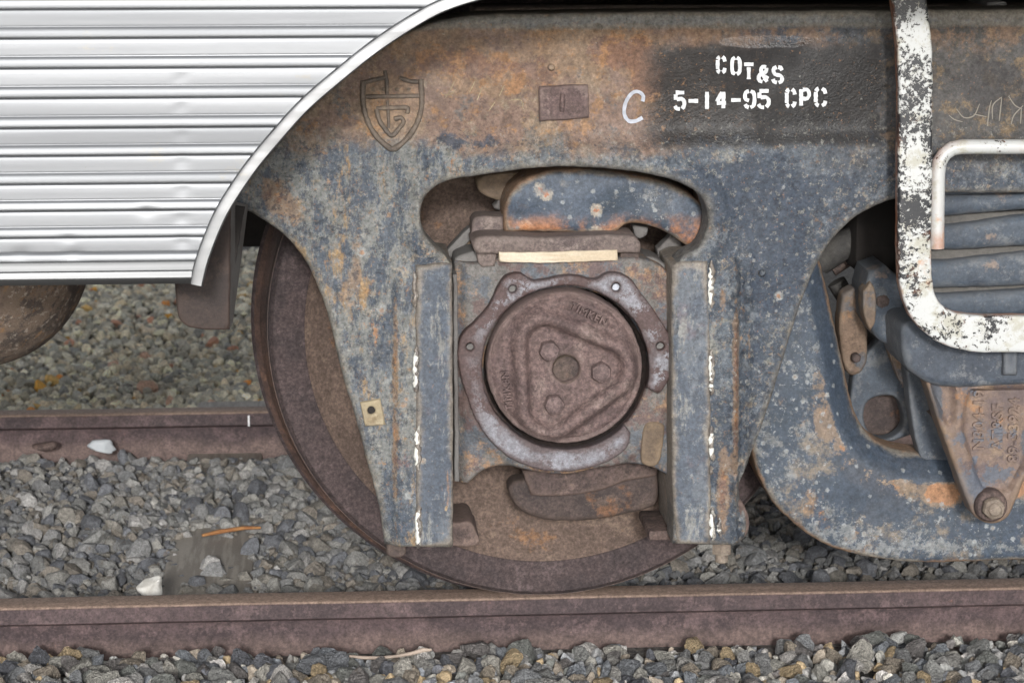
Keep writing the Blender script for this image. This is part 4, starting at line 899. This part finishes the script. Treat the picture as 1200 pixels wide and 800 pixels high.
# bits behind the bearing opening
hk = thing('hanger_end', 'tan rusted hanger end above the bearing box inside the frame opening', 'hanger', W(600, 230, -.1))
link('end', relief([(559, 212), (566, 207), (640, 200, 1), (640, 232, 1), (590, 236), (578, 234), (566, 228), (560, 222)], -.12, .06, bev=.007, step=4), M['tan'], hk)
link('hook', relief([(584, 230, 1), (600, 228, 1), (600, 248, 1), (584, 246), (578, 242), (582, 238)], -.115, .03, bev=.004, step=4), M['grey'], hk)
for pts, Y, mt, nm in (([(522, 296, 1), (548, 268), (556, 264, 1), (558, 276, 1), (528, 304, 1)], -.15, 'grey', 'edge_strip'), ([(526, 302, 1), (556, 274, 1), (562, 310, 1), (530, 312, 1)], -.14, 'tan', 'web')):
    link(nm, relief(pts, Y, .03, bev=.003, step=4), M[mt], jb)
link('edge_strip', relief([(770, 292, 1), (786, 276, 1), (800, 284, 1), (798, 310, 1), (772, 312, 1)], -.16, .03, bev=.003, step=4), M['grey'], jb)
link('web', relief([(742, 264, 1), (760, 266, 1), (758, 276, 1), (750, 280), (744, 276)], -.17, .03, bev=.003, step=4), M['grey'], jb)

# ------------------------------------------------------------------ white strap and grab iron
st = tag(link('white_strap', relief([(1038, -60, 1), (1045, 0), (1050, 35), (1053, 80), (1053, 200), (1053, 300), (1057, 345), (1070, 375), (1096, 399), (1132, 411), (1200, 413), (1450, 413, 1), (1450, 370, 1), (1200, 370), (1132, 369), (1112, 363), (1098, 350), (1093, 330), (1093, 200), (1093, 70), (1091, 35), (1086, 0), (1079, -60, 1)], -.40, .022, bev=.004, step=7, grid=9), M['strap']), 'flat steel strap with chipped white paint over black, bent in front of the springs', 'steel strap')
gi = tag(link('grab_iron', tube([W(1450, 173, -.375)]+[W(x, y, -.375) for x, y in ((1200, 172), (1160, 172), (1128, 172), (1116, 174), (1107, 180), (1101, 190), (1099, 203), (1098.5, 225), (1098, 255), (1098, 291))], .0112, 14), M['grab']), 'round grab iron in worn white paint, curving down behind the steel strap', 'grab iron')

# ------------------------------------------------------------------ car body: fluted skirt, arch trim, underframe
YS = -.69
sk = thing('fluted_skirt', 'fluted stainless steel skirt of the railcar with curved cut over the wheel', 'car skirt', W(120, 333, YS))
ARCH = [(237.5, 334), (239, 327), (243, 310), (252, 284), (266, 252), (283, 224), (302, 197), (331, 162), (362, 128), (400, 95), (440, 63), (480, 36), (520, 14), (575, -3), (640, -14), (760, -22), (1000, -26), (1500, -28)]
arch = resample(ARCH, 5, closed=False)
def arch_x(py): 
    i = np.argsort(-arch[:, 1]); return float(np.interp(-py, -arch[i, 1][::1], arch[i, 0])) if True else 0
def arch_at(py):
    ys_, xs_ = arch[:, 1], arch[:, 0]; k = np.argsort(ys_); return float(np.interp(py, ys_[k], xs_[k]))
GR = [-23, 12, 46, 81, 116, 151, 183.5, 216.5, 248, 279, 308]
def flute(y0, y1):
    L = y1-y0; prof = [(0, .001), (.015, .0004), (.05, .0001), (.15, .0), (.3, .0002), (.5, .0005), (.55, .0006), (.565, .0008), (.60, -.0002), (.65, -.0017), (.72, -.0027), (.8, -.0031), (.88, -.0032), (.94, -.0029), (.968, -.0022), (.982, -.0006), (1.002, .001)]
    v, f = [], []; xl = -2.6; n = len(prof); TS = np.concatenate([np.linspace(0, .6, 8), np.linspace(.61, 1, 170)]); cols = len(TS)-1
    for k in range(cols+1):
        for t, dy in prof:
            py = y0+t*L; zz = W(100, py, YS)[2]; ax = arch_at(max(py, -27)) if py > -20 else 700
            xr = W(ax-7, py, YS)[0]; x = xl+(xr-xl)*TS[k]; v.append((x, YS+dy, zz))
    for k in range(cols):
        for i in range(n-1): f.append((k*n+i, (k+1)*n+i, (k+1)*n+i+1, k*n+i+1))
    # small knocks
    for i in range(len(v)):
        for (dx, dz, r, a) in DENTS:
            q = ((v[i][0]-dx)**2+((v[i][2]-dz)*1.6)**2)/r**2
            if q < 4: v[i] = (v[i][0], v[i][1]+.22*a*math.exp(-q*1.5), v[i][2])
    return autosmooth(pydata(v, f), 60)
DENTS = []
for (x, y, r, a) in ((212, 92, .012, .003), (212, 126, .012, .003), (213, 158, .012, .0035), (213, 189, .013, .005), (214, 222, .013, .005), (213, 255, .013, .005), (214, 284, .014, .006), (24, 302, .018, .006), (86, 301, .016, .006), (172, 246, .015, .006), (80, 279, .012, .004)):
    p = W(x, y, YS); DENTS.append((p[0], p[2], r, a))
for i in range(len(GR)-1): link('flute', flute(GR[i], GR[i+1]), M['steel'], sk)
def extr(prof, x0, x1f):
    v, f = [], []; n = len(prof)
    for k in range(13):
        for (py, dy) in prof:
            xr = W(x1f(py), py, YS)[0]; v.append((x0+(xr-x0)*k/12, YS+dy, W(100, py, YS)[2]))
    for k in range(12):
        for i in range(n): j = (i+1) % n; f.append((k*n+i, (k+1)*n+i, (k+1)*n+j, k*n+j))
    f.append(tuple(12*n+i for i in range(n)))
    me = pydata(v, f); bm = bmesh.new(); bm.from_mesh(me); bmesh.ops.recalc_face_normals(bm, faces=bm.faces); bm.to_mesh(me); bm.free(); return autosmooth(me, 30)
link('bottom_trim', extr([(305, .004), (308, .001), (312, -.0005), (317, -.003), (318.5, -.0055), (325, -.008), (327, -.0075), (333.5, -.001), (333.5, .035), (329, .035), (305, .02)], -2.6, lambda py: 238), M['trim'], sk)
# arch trim: a rolled strip with a return edge
def arch_trim():
    T = np.gradient(arch, axis=0); T /= np.linalg.norm(T, axis=1)[:, None]; N = np.stack([T[:, 1], -T[:, 0]], 1)
    N = np.where((N[:, [0]] > 0), -N, N)
    prof = [(0, .03), (-.6, .0), (0, -.0105), (1.5, -.012), (11, -.012), (14, -.0105), (15.5, -.006), (15.5, .004), (3, .004), (3, .03)]
    v, f = [], []; n = len(prof)
    for (a, nn) in zip(arch, N):
        for (o, dy) in prof:
            e = a+nn*o; p = W(e[0], e[1], YS); v.append((p[0], YS+dy, p[2]))
    m = len(arch)
    for k in range(m-1):
        for i in range(n): j = (i+1) % n; f.append((k*n+i, k*n+j, (k+1)*n+j, (k+1)*n+i))
    f += [tuple(range(n)), tuple((m-1)*n+i for i in range(n))]
    me = pydata(v, f); bm = bmesh.new(); bm.from_mesh(me); bmesh.ops.recalc_face_normals(bm, faces=bm.faces); bm.to_mesh(me); bm.free(); return autosmooth(me, 35)
link('arch_trim', arch_trim(), M['trim'], sk)
zt = W(100, -22, YS)[2]
link('upper_side', box((-2.6, YS-.002, zt+.003), (2.6, YS+.03, 1.75), .002), M['steel'], sk)
uf = thing('underframe', 'dark underframe of the railcar above the truck', 'underframe', (0, .8, 1.0))
link('floor', box((-2.6, YS+.04, 1.075), (2.6, 2.32, 1.2), .004), M['under'], uf)
link('far_skirt', box((-2.6, 2.30, .78), (2.6, 2.33, 1.2), .004), M['under'], uf)
link('cross_bolster', box((.5, -.05, .55), (1.3, 1.62, .90), .02), M['under'], uf)
link('gap_dark_box', box((-1.0, .9, W(300, 290, .9)[2]), (W(345, 290, .9)[0], 1.2, 1.07), .01), M['under'], uf)  # dark box added so the gap beside the frame shows black
tr = link('transom', box((-.12, -.07, .93), (1.5, .06, W(800, 8.5, -.07)[2]), .006), M['transom'], uf)
for a, b, t in ((858, 882, 9), (1140, 1164, 2)):
    link('transom_block', box((W(a, t, .01)[0], -.08, .95), (W(b, t, .01)[0], .05, W(a, t, -.08)[2]), .004), M['grey'], tr)

# bracket and tank hanging below the skirt
br = thing('hanging_bracket', 'bent brown steel bracket hanging below the end of the fluted skirt', 'bracket', W(240, 386, -.5))
link('face_plate', relief([(205, 250, 1), (205, 330), (206, 352), (209, 372), (216, 381), (228, 385), (250, 387), (269, 386, 1), (270, 300), (271, 235, 1)], -.50, .012, bev=.004, step=7), M['bracket'], br)
a = [W(269, 386, -.492), W(270, 235, -.492), W(291, 240, -.30), W(288, 262, -.32), W(282, 310, -.36), W(273, 378, -.47)]
v = a+[p+np.array([-.008, .0, 0]) for p in a]
link('side_flange', pydata(v, [(0, 1, 2, 3, 4, 5), (11, 10, 9, 8, 7, 6)]+[(i, (i+1) % 6, 6+(i+1) % 6, 6+i) for i in range(6)]), M['grey'], br, smooth=False)
link('gusset', relief([(270, 240, 1), (287, 243, 1), (279, 290), (273, 340, 1), (270, 345, 1)], -.44, .006, bev=.002, step=6), M['under'], br)
zc = W(0, 335, -.2); zb = W(0, 442, -.2)
Rt = .235; cz = zb[2]+Rt; xe = W(104, 300, -.2)[0]
prof = [(0, 0)]+[(Rt*math.sin(t)**.8, -.19*(1-math.cos(t))) for t in np.linspace(.08, math.pi/2, 18)]+[(Rt, -.9), (Rt*.9, -1.0), (0, -1.05)]
tk = thing('round_tank', 'rusty pitted round-ended tank hanging under the railcar skirt', 'tank', (xe-.4, -.2+.1, zb[2]))
link('shell', lathe(prof, (xe, -.1, cz), 'X', 64), M['tank'], tk)
link('hanger_strap', box((xe-.5, -.36, cz-.02), (xe-.44, .16, 1.08), .004), M['dark'], tk)

# ------------------------------------------------------------------ small things lying about
def lump_obj(name, c, r, sc, mat, lab, cat, seed=3, grp=None):
    V, F = stone_proto(3, seed, 12); V = V*np.array(sc)*r+np.array(c); return tag(link(name, pydata(V, F), M[mat]), lab, cat, grp)
lump_obj('white_stone', W(178, 691, .22), .027, (.95, .8, 1.25), 'chalkwhite', 'chalky white stone among grey ballast just behind the rail', 'stone', 41)
cf = W(122, 526, 1.45)
lump_obj('foam_scrap', cf+np.array([0, 0, .006]), .036, (1.0, .55, .8), 'foam', 'white foam scrap lying in front of the far rail', 'litter', 47)
lump_obj('rust_flake', W(52, 522, 1.46), .03, (1.1, .5, .4), 'lug', 'small pink-brown rust flake lying against the far rail', 'rust flake', 53)
a, b = WG(237, 627, -.085), WG(305, 618, -.085)
tag(link('stick', tube([a, a*.7+b*.3+np.array([0, 0, .003]), a*.3+b*.7+np.array([0, 0, .004]), b], [.003, .0045, .004, .0028], 8), M['stick']), 'short orange-brown stick lying on the ballast above the wooden tie', 'stick')
tw = [W(x, y-3, -.10) for x, y in ((409, 771), (425, 773), (445, 773.5), (465, 771.5), (483, 768), (496, 764), (506, 764))]
tag(link('twig', tube(tw, [.0022, .003, .0032, .003, .0034, .004, .002], 8), M['twig']), 'dry pale twig lying along the foot of the rail on ballast', 'twig')
